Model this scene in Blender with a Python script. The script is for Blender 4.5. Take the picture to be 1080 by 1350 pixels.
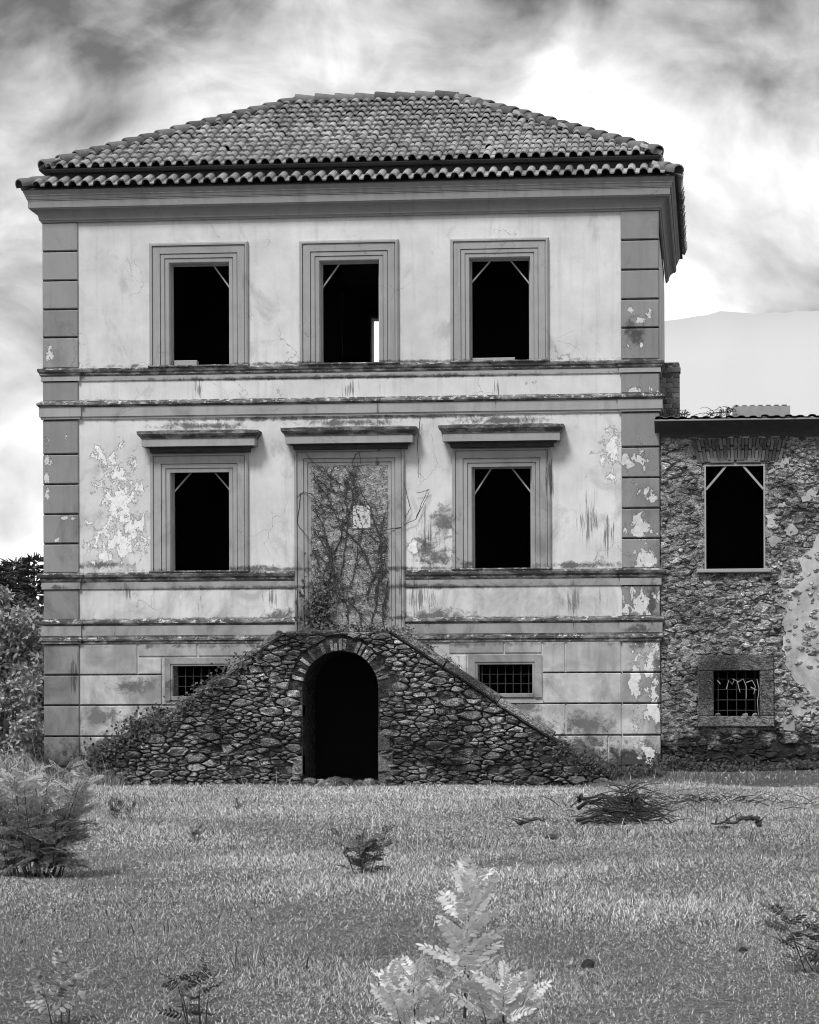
import bpy, math, random
import numpy as np
from mathutils import Vector, Matrix
R = math.radians
rnd = random.Random(7)
for o in list(bpy.data.objects): bpy.data.objects.remove(o)
scene = bpy.context.scene
col = scene.collection

# ------------------------------------------------------------------ camera
F, PPX, PPY = 3400.0, 629.0, 930.0          # focal length and principal point, in photo pixels
YAW, ROLL = R(5.2), R(0.21)
CAM = Vector((6.74, -48.0, 1.46))
fwd = Vector((-math.sin(YAW), math.cos(YAW), 0))
r0, u0 = Vector((math.cos(YAW), math.sin(YAW), 0)), Vector((0, 0, 1))
rt = r0*math.cos(ROLL) - u0*math.sin(ROLL)
up = r0*math.sin(ROLL) + u0*math.cos(ROLL)
cd = bpy.data.cameras.new('camera'); cam = bpy.data.objects.new('camera', cd); col.objects.link(cam)
cd.sensor_fit = 'HORIZONTAL'; cd.sensor_width = 36; cd.lens = 36*F/1080
cd.shift_x = -(PPX-540)/1080; cd.shift_y = (PPY-675)/1080
cd.clip_start = .5; cd.clip_end = 80000
M = Matrix((rt, up, -fwd)).transposed().to_4x4(); M.translation = CAM
cam.matrix_world = M
scene.camera = cam

# ------------------------------------------------------------------ light
SUN_EL, SUN_AZ = 52, 200      # azimuth of the sun counted from +Y towards +X
SUN_STRENGTH, SKY_STRENGTH, EXPOSURE = 1.5, 0.1, 1.05
CLOUD_OFF = (3.1334, .1473, 3.0)
w = bpy.data.worlds.new('World'); scene.world = w; w.use_nodes = True
wt = w.node_tree; wt.nodes.clear()
sd = bpy.data.lights.new('sun', 'SUN'); sun = bpy.data.objects.new('sun', sd); col.objects.link(sun)
sd.energy = SUN_STRENGTH; sd.angle = R(14); sd.color = (1, 1, 1)
sdir = Vector((math.sin(R(SUN_AZ))*math.cos(R(SUN_EL)), math.cos(R(SUN_AZ))*math.cos(R(SUN_EL)), math.sin(R(SUN_EL))))
sun.rotation_euler = sdir.to_track_quat('Z', 'Y').to_euler(); sun.location = (0, -20, 30)
vs = scene.view_settings
vs.view_transform = 'Standard'; vs.look = 'None'; vs.exposure = EXPOSURE; vs.gamma = 1; vs.use_curve_mapping = False
scene.cycles.volume_bounces = 1
scene.cycles.max_bounces = 6
scene.cycles.use_denoising = True
scene.cycles.filter_width = 1.0

class NT:
    """small helper for grey-scale node graphs"""
    def __init__(s, tree): s.t = tree; s.n = tree.nodes; s.l = tree.links
    def new(s, typ, **kw):
        nd = s.n.new(typ)
        for k, v in kw.items(): setattr(nd, k, v)
        return nd
    def put(s, sock, v):
        if v is None: return
        if isinstance(v, bpy.types.NodeSocket): s.l.new(v, sock)
        elif isinstance(v, (tuple, list, Vector)): sock.default_value = tuple(v)
        else:
            try: sock.default_value = v
            except Exception: sock.default_value = (v, v, v, 1)
    def m(s, op, a, b=None, c=None, clamp=False):
        nd = s.new('ShaderNodeMath', operation=op, use_clamp=clamp)
        s.put(nd.inputs[0], a); s.put(nd.inputs[1], b); s.put(nd.inputs[2], c)
        return nd.outputs[0]
    def vm(s, op, a, b=None, c=None):
        nd = s.new('ShaderNodeVectorMath', operation=op)
        s.put(nd.inputs[0], a); s.put(nd.inputs[1], b)
        if c is not None: s.put(nd.inputs[2], c)
        return nd.outputs['Value'] if op in ('LENGTH', 'DOT_PRODUCT') else nd.outputs[0]
    def mix(s, f, a, b):
        nd = s.new('ShaderNodeMix', data_type='FLOAT')
        s.put(nd.inputs[0], f); s.put(nd.inputs[2], a); s.put(nd.inputs[3], b)
        return nd.outputs[0]
    def rng(s, v, a, b, c=0.0, d=1.0, smooth=False):
        nd = s.new('ShaderNodeMapRange', interpolation_type='SMOOTHSTEP' if smooth else 'LINEAR')
        for i, x in enumerate((v, a, b, c, d)): s.put(nd.inputs[i], x)
        return nd.outputs[0]
    def noise(s, vec, scale, detail=3, rough=.55, dist=0.0):
        nd = s.new('ShaderNodeTexNoise'); s.put(nd.inputs['Vector'], vec)
        nd.inputs['Scale'].default_value = scale; nd.inputs['Detail'].default_value = detail
        nd.inputs['Roughness'].default_value = rough; nd.inputs['Distortion'].default_value = dist
        return nd.outputs[0]
    def vor(s, vec, scale, feature='F1', rand=1.0):
        nd = s.new('ShaderNodeTexVoronoi', feature=feature); s.put(nd.inputs['Vector'], vec)
        nd.inputs['Scale'].default_value = scale; nd.inputs['Randomness'].default_value = rand
        return nd.outputs['Distance']
    def pos(s): return s.new('ShaderNodeNewGeometry').outputs['Position']
    def scl(s, vec, v): return s.vm('MULTIPLY', vec, v)
    def attr(s, name): return s.new('ShaderNodeAttribute', attribute_name=name).outputs['Fac']
    def rand(s):
        return s.m('FRACT', s.m('ADD', s.attr('tone'), s.new('ShaderNodeObjectInfo').outputs['Random']))
    def blobs(s, pos, lst):
        """normalised distance to the nearest of a list of ellipses (x, z, rx, rz) on the facade"""
        d = None
        for (x, z, rx, rz) in lst:
            e = s.vm('LENGTH', s.vm('MULTIPLY_ADD', pos, (1/rx, 0, 1/rz), (-x/rx, 0, -z/rz)))
            d = e if d is None else s.m('MINIMUM', d, e)
        return s.m('SUBTRACT', 1.0, d)
    def out(s, colr, rough=.9, bump=None, strength=.5, dist=.02, trans=None, spec=.25):
        b = s.new('ShaderNodeBsdfPrincipled'); o = s.new('ShaderNodeOutputMaterial')
        s.put(b.inputs['Base Color'], colr); s.put(b.inputs['Roughness'], rough)
        b.inputs['Specular IOR Level'].default_value = spec
        if bump is not None:
            bn = s.new('ShaderNodeBump'); bn.inputs['Strength'].default_value = strength
            bn.inputs['Distance'].default_value = dist; s.put(bn.inputs['Height'], bump)
            s.l.new(bn.outputs[0], b.inputs['Normal'])
        sh = b.outputs[0]
        if trans:
            tr = s.new('ShaderNodeBsdfTranslucent'); s.put(tr.inputs[0], colr)
            mx = s.new('ShaderNodeMixShader'); mx.inputs[0].default_value = trans
            s.l.new(sh, mx.inputs[1]); s.l.new(tr.outputs[0], mx.inputs[2]); sh = mx.outputs[0]
        s.l.new(sh, o.inputs['Surface'])

# sky: Nishita turned to grey (the picture is black and white) behind drifting cloud
W = NT(wt)
sky = W.new('ShaderNodeTexSky', sky_type='NISHITA', sun_disc=False)
sky.sun_elevation = R(SUN_EL); sky.sun_rotation = R(SUN_AZ)
bw = W.new('ShaderNodeRGBToBW'); W.l.new(sky.outputs[0], bw.inputs[0])
dirv = W.vm('NORMALIZE', W.new('ShaderNodeTexCoord').outputs['Generated'])
sx = W.new('ShaderNodeSeparateXYZ'); W.l.new(dirv, sx.inputs[0])
den = W.m('ADD', W.m('MAXIMUM', sx.outputs[2], 0.0), .70)
cx = W.new('ShaderNodeCombineXYZ')
W.put(cx.inputs[0], W.m('DIVIDE', sx.outputs[0], den)); W.put(cx.inputs[1], W.m('DIVIDE', sx.outputs[1], den))
cv = W.vm('ADD', cx.outputs[0], CLOUD_OFF)
n1 = W.noise(cv, 6.6, 7, .55, .45)
n2 = W.noise(W.vm('ADD', cv, (7.3, 2.2, 4.0)), 20, 5, .58, .6)
cl = W.m('ADD', W.m('MULTIPLY', n1, .73), W.m('MULTIPLY', n2, .27))
thick = W.m('POWER', W.rng(cl, .38, .62, 0, 1), .8)
radiance = W.mix(thick, 7.4, .22)          # thin bright cloud .. dark cloud base
veil = W.mix(.975, bw.outputs[0], radiance)
hz = W.rng(sx.outputs[2], -.02, .10, 1, 0, True)
veil = W.mix(W.m('MULTIPLY', hz, .5), veil, 6.0)
bg = W.new('ShaderNodeBackground'); bg.inputs[1].default_value = SKY_STRENGTH
W.l.new(veil, bg.inputs[0])
wo = W.new('ShaderNodeOutputWorld'); W.l.new(bg.outputs[0], wo.inputs[0])

# ------------------------------------------------------------------ measuring
def at(px, py, Y=0.0):
    d = fwd*F + rt*(px-PPX) + up*(PPY-py)
    return CAM + d*((Y-CAM.y)/d.y)
def X(px, py=600, Y=0.0): return at(px, py, Y).x
def Z(py, px=100, Y=0.0): return at(px, py, Y).z
def ground_at(px, py, z=0.0):
    d = fwd*F + rt*(px-PPX) + up*(PPY-py)
    return CAM + d*((z-CAM.z)/d.z)
PXM = 70.8
XL, XR = X(60.5), X(866.5)           # facade corners
DEPTH = 8.3
def sstep(a, b, v):
    t = min(1, max(0, (v-a)/(b-a))); return t*t*(3-2*t)
def gz(x, y):
    """height of the ground: lawn with soft swells, an earth bank along the house"""
    z = .035*math.sin(x*.55+1.3)*math.sin(y*.31) + .02*math.sin(x*1.7+y*.9)
    fade = sstep(-60, -40, y)
    z *= 1 if y > -50 else .5
    bank = sstep(-2.6, -.7, y)*.24
    left = sstep(-5.0, -6.3, x); right = sstep(4.2, 5.6, x)
    bank *= max(.15, left, right)
    return z + bank

# ------------------------------------------------------------------ mesh helpers
class MB:
    def __init__(s): s.v = []; s.f = []; s.tone = []; s.cur = 0.0
    def add(s, vs, fs):
        b = len(s.v); s.v += [tuple(p) for p in vs]; s.tone += [s.cur]*len(vs)
        s.f += [tuple(b+i for i in f) for f in fs]
    def box(s, x0, x1, y0, y1, z0, z1):
        s.add([(x0,y0,z0),(x1,y0,z0),(x1,y1,z0),(x0,y1,z0),(x0,y0,z1),(x1,y0,z1),(x1,y1,z1),(x0,y1,z1)],
              [(0,3,2,1),(4,5,6,7),(0,1,5,4),(1,2,6,5),(2,3,7,6),(3,0,4,7)])
    def cbox(s, x0, x1, y0, y1, z0, z1, c=.012):
        """box whose front (low y) edges are chamfered"""
        s.add([(x0+c,y0,z0+c),(x1-c,y0,z0+c),(x1-c,y0,z1-c),(x0+c,y0,z1-c),
               (x0,y0+c,z0),(x1,y0+c,z0),(x1,y0+c,z1),(x0,y0+c,z1),
               (x0,y1,z0),(x1,y1,z0),(x1,y1,z1),(x0,y1,z1)],
              [(0,1,2,3),(4,5,1,0),(5,6,2,1),(6,7,3,2),(7,4,0,3),(8,9,5,4),(9,10,6,5),(10,11,7,6),(11,8,4,7),(11,10,9,8)])
    def bar(s, a, b, wd, th, n=Vector((0,1,0))):
        a, b = Vector(a), Vector(b); d = (b-a).normalized(); n = (n - d*n.dot(d)).normalized(); q = d.cross(n)
        vs = []
        for p in (a, b):
            for i, j in ((-1,-1),(1,-1),(1,1),(-1,1)): vs.append(p + q*(i*wd/2) + n*(j*th/2))
        s.add(vs, [(0,1,2,3),(7,6,5,4),(0,4,5,1),(1,5,6,2),(2,6,7,3),(3,7,4,0)])
    def tube(s, pts, r0, r1=None, n=5):
        pts = [Vector(p) for p in pts]; r1 = r0 if r1 is None else r1
        vs, fs, k = [], [], len(pts)
        ref = Vector((.31,.2,.93))
        for i, p in enumerate(pts):
            t = (pts[min(i+1,k-1)] - pts[max(i-1,0)])
            if t.length < 1e-6: t = Vector((0,0,1))
            t.normalize(); a = t.cross(ref)
            if a.length < .05: a = t.cross(Vector((1,0,0)))
            a.normalize(); b = t.cross(a); r = r0 + (r1-r0)*i/max(1,k-1)
            for j in range(n):
                an = 2*math.pi*j/n; vs.append(p + a*(r*math.cos(an)) + b*(r*math.sin(an)))
        for i in range(k-1):
            for j in range(n):
                j2 = (j+1) % n; fs.append((i*n+j, i*n+j2, (i+1)*n+j2, (i+1)*n+j))
        fs.append(tuple(range(n-1,-1,-1))); fs.append(tuple((k-1)*n+j for j in range(n)))
        s.add(vs, fs)
    def mesh(s, name, mat, smooth=False):
        me = bpy.data.meshes.new(name); me.from_pydata(s.v, [], s.f); me.update()
        at_ = me.attributes.new('tone', 'FLOAT', 'POINT'); at_.data.foreach_set('value', s.tone)
        me.materials.append(mat)
        if smooth: me.polygons.foreach_set('use_smooth', [True]*len(me.polygons))
        return me
    def build(s, name, mat, parent=None, smooth=False):
        return obj(name, s.mesh(name, mat, smooth), parent)
def obj(name, me, parent=None, loc=None):
    o = bpy.data.objects.new(name, me); col.objects.link(o); o.parent = parent
    if loc is not None: o.location = loc
    return o
def tag(o, label=None, cat=None, group=None, kind=None):
    if label: o['label'] = label
    if cat: o['category'] = cat
    if group: o['group'] = group
    if kind: o['kind'] = kind
    return o
def thing(name, label, cat, loc=(0,0,0), group=None):
    return tag(obj(name, None, None, loc), label, cat, group)

def sweep(profile, path, closed=False, name='course', mat=None, parent=None, smooth=False):
    """profile: (out, z) points, path: plan polyline with the outside on its right hand; mitred"""
    mb = MB(); n = len(path); P = [Vector((p[0], p[1])) for p in path]
    offs = []
    for i in range(n):
        def nrm(a, b):
            d = (b-a).normalized(); return Vector((d.y, -d.x))
        ns = []
        if closed or i > 0: ns.append(nrm(P[i-1], P[i]))
        if closed or i < n-1: ns.append(nrm(P[i], P[(i+1) % n]))
        if len(ns) == 2:
            mdir = ns[0]+ns[1]; mdir = mdir/(mdir.length_squared/2) if mdir.length > 1e-4 else ns[0]
            offs.append(mdir)
        else: offs.append(ns[0])
    k = len(profile)
    vs = [(P[i].x+offs[i].x*o_, P[i].y+offs[i].y*o_, z) for i in range(n) for (o_, z) in profile]
    fs = []
    for i in range(n if closed else n-1):
        i2 = (i+1) % n
        for j in range(k-1): fs.append((i*k+j, i2*k+j, i2*k+j+1, i*k+j+1))
    if not closed:
        fs.append(tuple(range(k-1,-1,-1))); fs.append(tuple((n-1)*k+j for j in range(k)))
    mb.add(vs, fs)
    return mb.build(name, mat, parent, smooth)

def surround(profile, x0, x1, zt, zb, y, mb=None):
    """three-sided mitred frame; profile: (inward, proud) from the outer edge"""
    mb = mb or MB(); k = len(profile); vs, fs = [], []
    for (cx_, cz_, sx_, sz_) in ((x0, zb, 1, 0), (x0, zt, 1, -1), (x1, zt, -1, -1), (x1, zb, -1, 0)):
        for (d, h) in profile: vs.append((cx_+sx_*d, y-h, cz_+sz_*d))
    for i in range(3):
        for j in range(k-1): fs.append((i*k+j, (i+1)*k+j, (i+1)*k+j+1, i*k+j+1))
    fs.append(tuple(range(k))); fs.append(tuple(3*k+j for j in range(k-1,-1,-1)))
    mb.add(vs, [f[::-1] for f in fs]); return mb

def wall_holes(x0, x1, z0, z1, y0, th, holes, mat, name, parent=None, along='x', sub=None):
    """wall slab with rectangular openings: front, back, reveals and edges"""
    mb = MB()
    xs = sorted({x0, x1, *[h[0] for h in holes], *[h[1] for h in holes]})
    zs = sorted({z0, z1, *[h[2] for h in holes], *[h[3] for h in holes]})
    def q(a, b, c, d):
        if along == 'x': mb.add([a, b, c, d], [(0,1,2,3)])
        else: mb.add([(p[1], p[0], p[2]) for p in (a, b, c, d)], [(0,1,2,3)])
    for i in range(len(xs)-1):
        for j in range(len(zs)-1):
            a, b, c, d = xs[i], xs[i+1], zs[j], zs[j+1]
            mx, mz = (a+b)/2, (c+d)/2
            if any(h[0] < mx < h[1] and h[2] < mz < h[3] for h in holes): continue
            q((a,y0,c),(b,y0,c),(b,y0,d),(a,y0,d)); q((b,y0+th,c),(a,y0+th,c),(a,y0+th,d),(b,y0+th,d))
    for (a, b, c, d) in holes:
        q((a,y0,c),(a,y0,d),(a,y0+th,d),(a,y0+th,c)); q((b,y0,d),(b,y0,c),(b,y0+th,c),(b,y0+th,d))
        q((a,y0,d),(b,y0,d),(b,y0+th,d),(a,y0+th,d)); q((b,y0,c),(a,y0,c),(a,y0+th,c),(b,y0+th,c))
    q((x0,y0,z0),(x0,y0+th,z0),(x0,y0+th,z1),(x0,y0,z1)); q((x1,y0+th,z0),(x1,y0,z0),(x1,y0,z1),(x1,y0+th,z1))
    q((x0,y0,z1),(x0,y0+th,z1),(x1,y0+th,z1),(x1,y0,z1)); q((x0,y0+th,z0),(x0,y0,z0),(x1,y0,z0),(x1,y0+th,z0))
    return mb.build(name, mat, parent)

# ------------------------------------------------------------------ materials
def mat(name):
    m_ = bpy.data.materials.new(name); m_.use_nodes = True; m_.node_tree.nodes.clear()
    return m_, NT(m_.node_tree)
def PB(px, py, rx, ry): return (X(px, py), Z(py, px), rx/PXM, ry/PXM)
# worn places of the facade, measured on the photograph: peeled paint, grime, running stains
PEEL = [PB(*b) for b in ((158,655,34,70),(152,715,48,45),(132,602,14,18),(172,700,26,50),(846,520,24,10),(840,606,26,18),(852,650,16,14),
        (845,695,26,24),(850,740,22,20),(845,800,26,40),(856,870,14,30),(862,925,14,34),(852,990,16,22),(838,900,10,60),(850,530,20,10),
        (806,595,16,42),(832,408,7,6),(846,422,10,6),(856,414,8,10),(828,456,6,7),(846,455,4,5),(88,576,5,7),(74,712,5,5),(86,683,14,4),
        (66,465,6,16),(545,720,10,16),(600,888,14,20),(660,700,5,60),(210,745,12,10),(700,505,8,4),(64,600,6,30),(64,640,5,25))]
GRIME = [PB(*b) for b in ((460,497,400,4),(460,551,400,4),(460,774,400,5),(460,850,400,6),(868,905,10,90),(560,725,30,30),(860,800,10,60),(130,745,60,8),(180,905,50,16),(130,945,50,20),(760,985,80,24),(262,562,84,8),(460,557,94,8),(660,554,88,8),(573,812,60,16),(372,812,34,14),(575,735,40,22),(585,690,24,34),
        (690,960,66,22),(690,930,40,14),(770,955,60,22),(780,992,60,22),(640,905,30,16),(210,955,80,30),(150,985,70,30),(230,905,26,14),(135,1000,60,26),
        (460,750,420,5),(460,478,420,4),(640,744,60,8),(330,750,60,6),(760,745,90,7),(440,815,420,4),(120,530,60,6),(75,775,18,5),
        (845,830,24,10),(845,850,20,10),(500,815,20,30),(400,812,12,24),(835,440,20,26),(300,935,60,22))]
STREAK = [PB(*b) for b in ((263,514,9,26),(462,514,24,20),(655,510,8,22),(262,797,13,26),(240,790,10,20),(776,690,24,60),(765,795,44,36),(560,790,34,36),
        (565,700,34,50),(360,790,30,26),(725,630,10,40),(800,700,20,50),(170,780,14,20),(100,890,12,50),(500,640,8,200),(530,790,6,90),(395,800,6,60))]

def sel(lst, f): return [b for b in lst if f(*b[:2])] or [(0, -50, 1, 1)]
at_quoin = lambda x, z: x < XL+.75 or x > XR-.85
at_base = lambda x, z: z < Z(840)+.15
on_wall = lambda x, z: XL+.4 < x < XR-.5 and z > Z(850)
anywhere = lambda x, z: True
def plaster(name, base, under, patchy=.22, chips=.0, grime=1.0, vary=0.0, where=anywhere, peels=True):
    PEEL_, GRIME_, STREAK_ = sel(PEEL, where) if peels else [(0, -50, 1, 1)], sel(GRIME, where), sel(STREAK, where)
    m_, N = mat(name); p = N.pos()
    a = N.noise(p, .55, 4, .55, .3); b = N.noise(p, 2.6, 5, .6, .2); c = N.noise(p, 24, 4, .7)
    col_ = N.m('MULTIPLY', N.m('ADD', N.m('ADD', N.m('MULTIPLY', a, patchy*1.6), N.m('MULTIPLY', b, patchy)),
                              N.m('MULTIPLY_ADD', c, .10, 1-patchy*1.35-.05)), base)
    if vary: col_ = N.m('MULTIPLY', col_, N.m('MULTIPLY_ADD', N.new('ShaderNodeObjectInfo').outputs['Random'], vary*2, 1-vary))
    run = N.noise(N.scl(p, (7, 7, .45)), 1.0, 4, .6)
    # faint overall runs
    col_ = N.m('MULTIPLY', col_, N.rng(run, .52, .8, 1, .80))
    fine = N.noise(N.scl(p, (26, 26, 1.6)), 1.0, 5, .7)
    rs_ = N.m('ADD', N.m('MULTIPLY', N.m('SUBTRACT', run, .5), 2.6), N.m('MULTIPLY', N.m('SUBTRACT', fine, .5), 3.2))
    st = N.rng(N.m('ADD', N.m('MULTIPLY', N.blobs(p, STREAK_), .9), rs_), .62, .95, 0, .85)
    col_ = N.mix(st, col_, base*.20)
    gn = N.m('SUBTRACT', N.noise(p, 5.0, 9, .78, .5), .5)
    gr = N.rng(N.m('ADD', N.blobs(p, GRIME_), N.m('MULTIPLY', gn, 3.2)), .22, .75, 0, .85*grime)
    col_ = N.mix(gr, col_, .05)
    sp = N.new('ShaderNodeSeparateXYZ'); N.put(sp.inputs[0], p)
    wear = N.rng(sp.outputs[2], .4, 7.4, 1, 0)
    dirt = N.rng(N.m('ADD', N.noise(N.scl(p, (1, 1, .7)), 1.5, 6, .66, .6), N.m('MULTIPLY', wear, .20)), .575, .80, 0, .70)
    col_ = N.mix(dirt, col_, base*.36)
    foot = N.m('ADD', N.rng(sp.outputs[2], .25, 1.15, 1, 0), N.m('MULTIPLY', gn, 2.2))
    col_ = N.mix(N.rng(foot, .38, .8, 0, .92), col_, .03)
    pn = N.noise(N.scl(p, (1, 1, .8)), 5.2, 8, .70, .35)
    pk = N.m('ADD', N.m('MULTIPLY', N.m('MAXIMUM', N.blobs(p, PEEL_), -1.2), .62), N.m('MULTIPLY', N.m('SUBTRACT', pn, .5), 3.4))
    pk = N.m('MAXIMUM', pk, N.rng(N.noise(p, 4.2, 6, .75), .70-chips, .80-chips, 0, 1))
    peel = N.rng(pk, .30, .34); edge = N.m('MULTIPLY', N.rng(pk, .20, .29), N.rng(pk, .34, .38, 1, 0))
    und = N.m('MULTIPLY', N.m('MULTIPLY_ADD', N.noise(p, 11, 5, .75), 1.1, .38), under)
    col_ = N.mix(peel, col_, und)
    col_ = N.mix(N.m('MULTIPLY', edge, .55), col_, .06)
    wn = N.new('ShaderNodeTexNoise'); N.put(wn.inputs['Vector'], p); wn.inputs['Scale'].default_value = 1.6; wn.inputs['Detail'].default_value = 5
    wob = N.vm('ADD', p, N.scl(wn.outputs['Color'], (.9,.9,.9)))
    crack = N.rng(N.vor(wob, .8, 'DISTANCE_TO_EDGE'), 0, .006, 1, 0)
    crack = N.m('MULTIPLY', crack, N.rng(N.noise(p, .9, 2), .52, .6))
    col_ = N.mix(N.m('MULTIPLY', crack, .55), col_, .07)
    h = N.m('ADD', N.m('MULTIPLY', b, .35), N.m('MULTIPLY', c, .22))
    h = N.m('SUBTRACT', h, N.m('MULTIPLY', peel, .7))
    N.out(col_, .92, h, .6, .016)
    return m_
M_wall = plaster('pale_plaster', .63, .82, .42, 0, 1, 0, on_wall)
M_quoin = plaster('grey_quoin_plaster', .26, .62, .30, .03, 1, .12, at_quoin)
M_trim = plaster('grey_trim_plaster', .345, .58, .34, .02, 1, .05, anywhere, False)
M_base = plaster('base_plaster', .50, .68, .80, .05, 1, .18, at_base)

def ledge(name, base):
    """moulding with lichen and soot caught in its relief"""
    m_, N = mat(name); p = N.pos()
    nz = N.new('ShaderNodeSeparateXYZ'); N.l.new(N.new('ShaderNodeNewGeometry').outputs['Normal'], nz.inputs[0])
    n = N.noise(p, 9, 6, .75, .3); l = N.noise(N.scl(p, (1, 1, 2.5)), 3.2, 5, .7); f = N.noise(p, 40, 3, .7)
    c = N.m('MULTIPLY', N.m('MULTIPLY_ADD', f, .5, .72), base)
    soot = N.rng(l, .38, .54, 0, .9); c = N.mix(soot, c, .045)
    lich = N.m('MULTIPLY', N.rng(n, .545, .60), N.rng(nz.outputs[2], -.2, .25)); c = N.mix(N.m('MULTIPLY', lich, .85), c, .66)
    N.out(c, .95, N.m('ADD', n, N.m('MULTIPLY', f, .4)), .8, .018)
    return m_
M_ledge = ledge('weathered_moulding', .26)
M_corn = plaster('cornice_plaster', .25, .30, .20, -.1, .2, 0, lambda x, z: False, False)

def rubble(name, lo, hi, dark=.03, damp=1.0):
    m_, N = mat(name); p = N.pos(); r = N.rand()
    q = N.scl(p, (1, 1, 1.9))
    v = N.noise(q, 9, 7, .75, .5); f = N.noise(q, 38, 5, .75); big = N.noise(p, .7, 4, .6, .4)
    c = N.mix(N.m('POWER', r, 1.2), lo, hi)
    c = N.m('MULTIPLY', c, N.rng(v, .40, .62, .25, 1.6)); c = N.m('MULTIPLY', c, N.rng(f, .40, .60, .40, 1.6))
    c = N.mix(N.rng(N.m('ADD', N.m('MULTIPLY', v, .6), big), .80, .95, 0, .85), c, dark)
    c = N.mix(N.rng(f, .57, .64, 0, .55), c, hi*1.25)
    sp = N.new('ShaderNodeSeparateXYZ'); N.put(sp.inputs[0], p)
    dz = N.m('ADD', N.rng(sp.outputs[2], .25, 1.25, 1, 0), N.m('MULTIPLY', N.m('SUBTRACT', N.noise(p, 2.6, 6, .7), .5), 1.9))
    c = N.mix(N.rng(dz, .12, .50, 0, .94*damp), c, .02)
    crk = N.vor(q, 12, 'DISTANCE_TO_EDGE')
    h = N.m('ADD', N.m('MULTIPLY', v, .9), N.m('ADD', N.m('MULTIPLY', f, .45), N.m('MULTIPLY', N.rng(crk, 0, .07), .35)))
    N.out(c, .95, h, 1.0, .07)
    return m_
M_stone = rubble('rubble_stone', .22, .74, damp=.25)
M_wstone = rubble('wing_rubble_stone', .44, .80)
def mortar_mat(name, lo, hi, damp=0.0):
    m_, N = mat(name); p = N.pos(); q = N.scl(p, (1, 1, 1.8))
    n = N.noise(q, 7, 8, .76, .6); f = N.noise(q, 42, 5, .72)
    c = N.mix(N.rng(n, .43, .58), lo, hi); c = N.m('MULTIPLY', c, N.rng(f, .4, .6, .4, 1.5))
    if damp:
        sp = N.new('ShaderNodeSeparateXYZ'); N.put(sp.inputs[0], p)
        dz = N.m('ADD', N.rng(sp.outputs[2], .25, 1.25, 1, 0), N.m('MULTIPLY', N.m('SUBTRACT', N.noise(p, 2.6, 6, .7), .5), 1.9))
        c = N.mix(N.rng(dz, .12, .50, 0, damp), c, .02)
    N.out(c, .97, N.m('ADD', n, N.m('MULTIPLY', f, .3)), 1.0, .09)
    return m_
M_mortar = mortar_mat('dark_lime_mortar', .018, .10)
M_wmortar = mortar_mat('wing_lime_mortar', .05, .58, .94)
def plain(name, base, var=.4, scale=6, rough=.9, bump=.4, dist=.01, stretch=(1,1,1), rv=.0, trans=None, spec=.25):
    m_, N = mat(name); p = N.pos()
    n = N.noise(N.scl(p, stretch), scale, 5, .65); f = N.noise(N.scl(p, stretch), scale*7, 3, .7)
    c = N.m('MULTIPLY', N.m('ADD', N.m('MULTIPLY_ADD', n, var, 1-var*.5), N.m('MULTIPLY_ADD', f, var*.6, -var*.3)), base)
    if rv: c = N.m('MULTIPLY', c, N.m('MULTIPLY_ADD', N.rand(), rv*2, 1-rv))
    N.out(c, rough, N.m('ADD', n, N.m('MULTIPLY', f, .4)), bump, dist, trans, spec)
    return m_
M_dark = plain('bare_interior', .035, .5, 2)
M_lint = plain('limewashed_reveal', .55, .3, 3)
M_wood = plain('weathered_wood', .34, .7, 5, .85, .5, .006, (6, 6, .6))
M_board = plain('pale_board', .33, .3, 6)
M_iron = plain('rusty_iron', .05, .6, 14)
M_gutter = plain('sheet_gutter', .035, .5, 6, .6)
M_brick = plain('old_brick', .15, .9, 16, .95, .8, .012, (1,1,1), .55)
M_brickp = plain('arch_brick', .12, .8, 14, .95, .8, .012, (1,1,1), .5)
M_cop = rubble('coping_stone', .20, .50, damp=.1)
M_cap = plain('hip_tile', .13, .9, 9, .9, .6, .01, (1,1,1), .35)
M_bark = plain('bark', .10, .8, 9, .95, .9, .02, (4,4,.8))
M_stem = plain('vine_stem', .055, .7, 20)
M_pale_stem = plain('dry_pale_stem', .45, .5, 20)
M_deadwood = plain('dead_wood', .05, .9, 12, .9, .8, .01, (1,1,1), .5)
M_soil = plain('dark_soil', .05, 1.0, 5, .97, 1.0, .04)
M_clay = plain('pale_clay_block', .30, .5, 9, .9, .5, .01)
def leaf_mat(name, lo, hi, trans=.25):
    m_, N = mat(name); r = N.rand(); p = N.pos()
    c = N.mix(r, lo, hi); c = N.m('MULTIPLY', c, N.m('MULTIPLY_ADD', N.noise(p, 3, 3), .8, .6))
    N.out(c, .55, None, trans=trans, spec=.4)
    return m_
M_leaf_pale = leaf_mat('pale_leaf', .52, .80, .3)
M_leaf_young = leaf_mat('young_bush_leaf', .26, .56, .3)
M_leaf_mid = leaf_mat('bush_leaf', .14, .50, .3)
M_leaf_dark = leaf_mat('dark_leaf', .03, .10, .2)
M_leaf_tree = leaf_mat('tree_leaf', .10, .55, .25)
M_leaf_pine = leaf_mat('conifer_needle', .02, .07, .1)
M_leaf_ivy = leaf_mat('ivy_leaf', .03, .15, .2)
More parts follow.
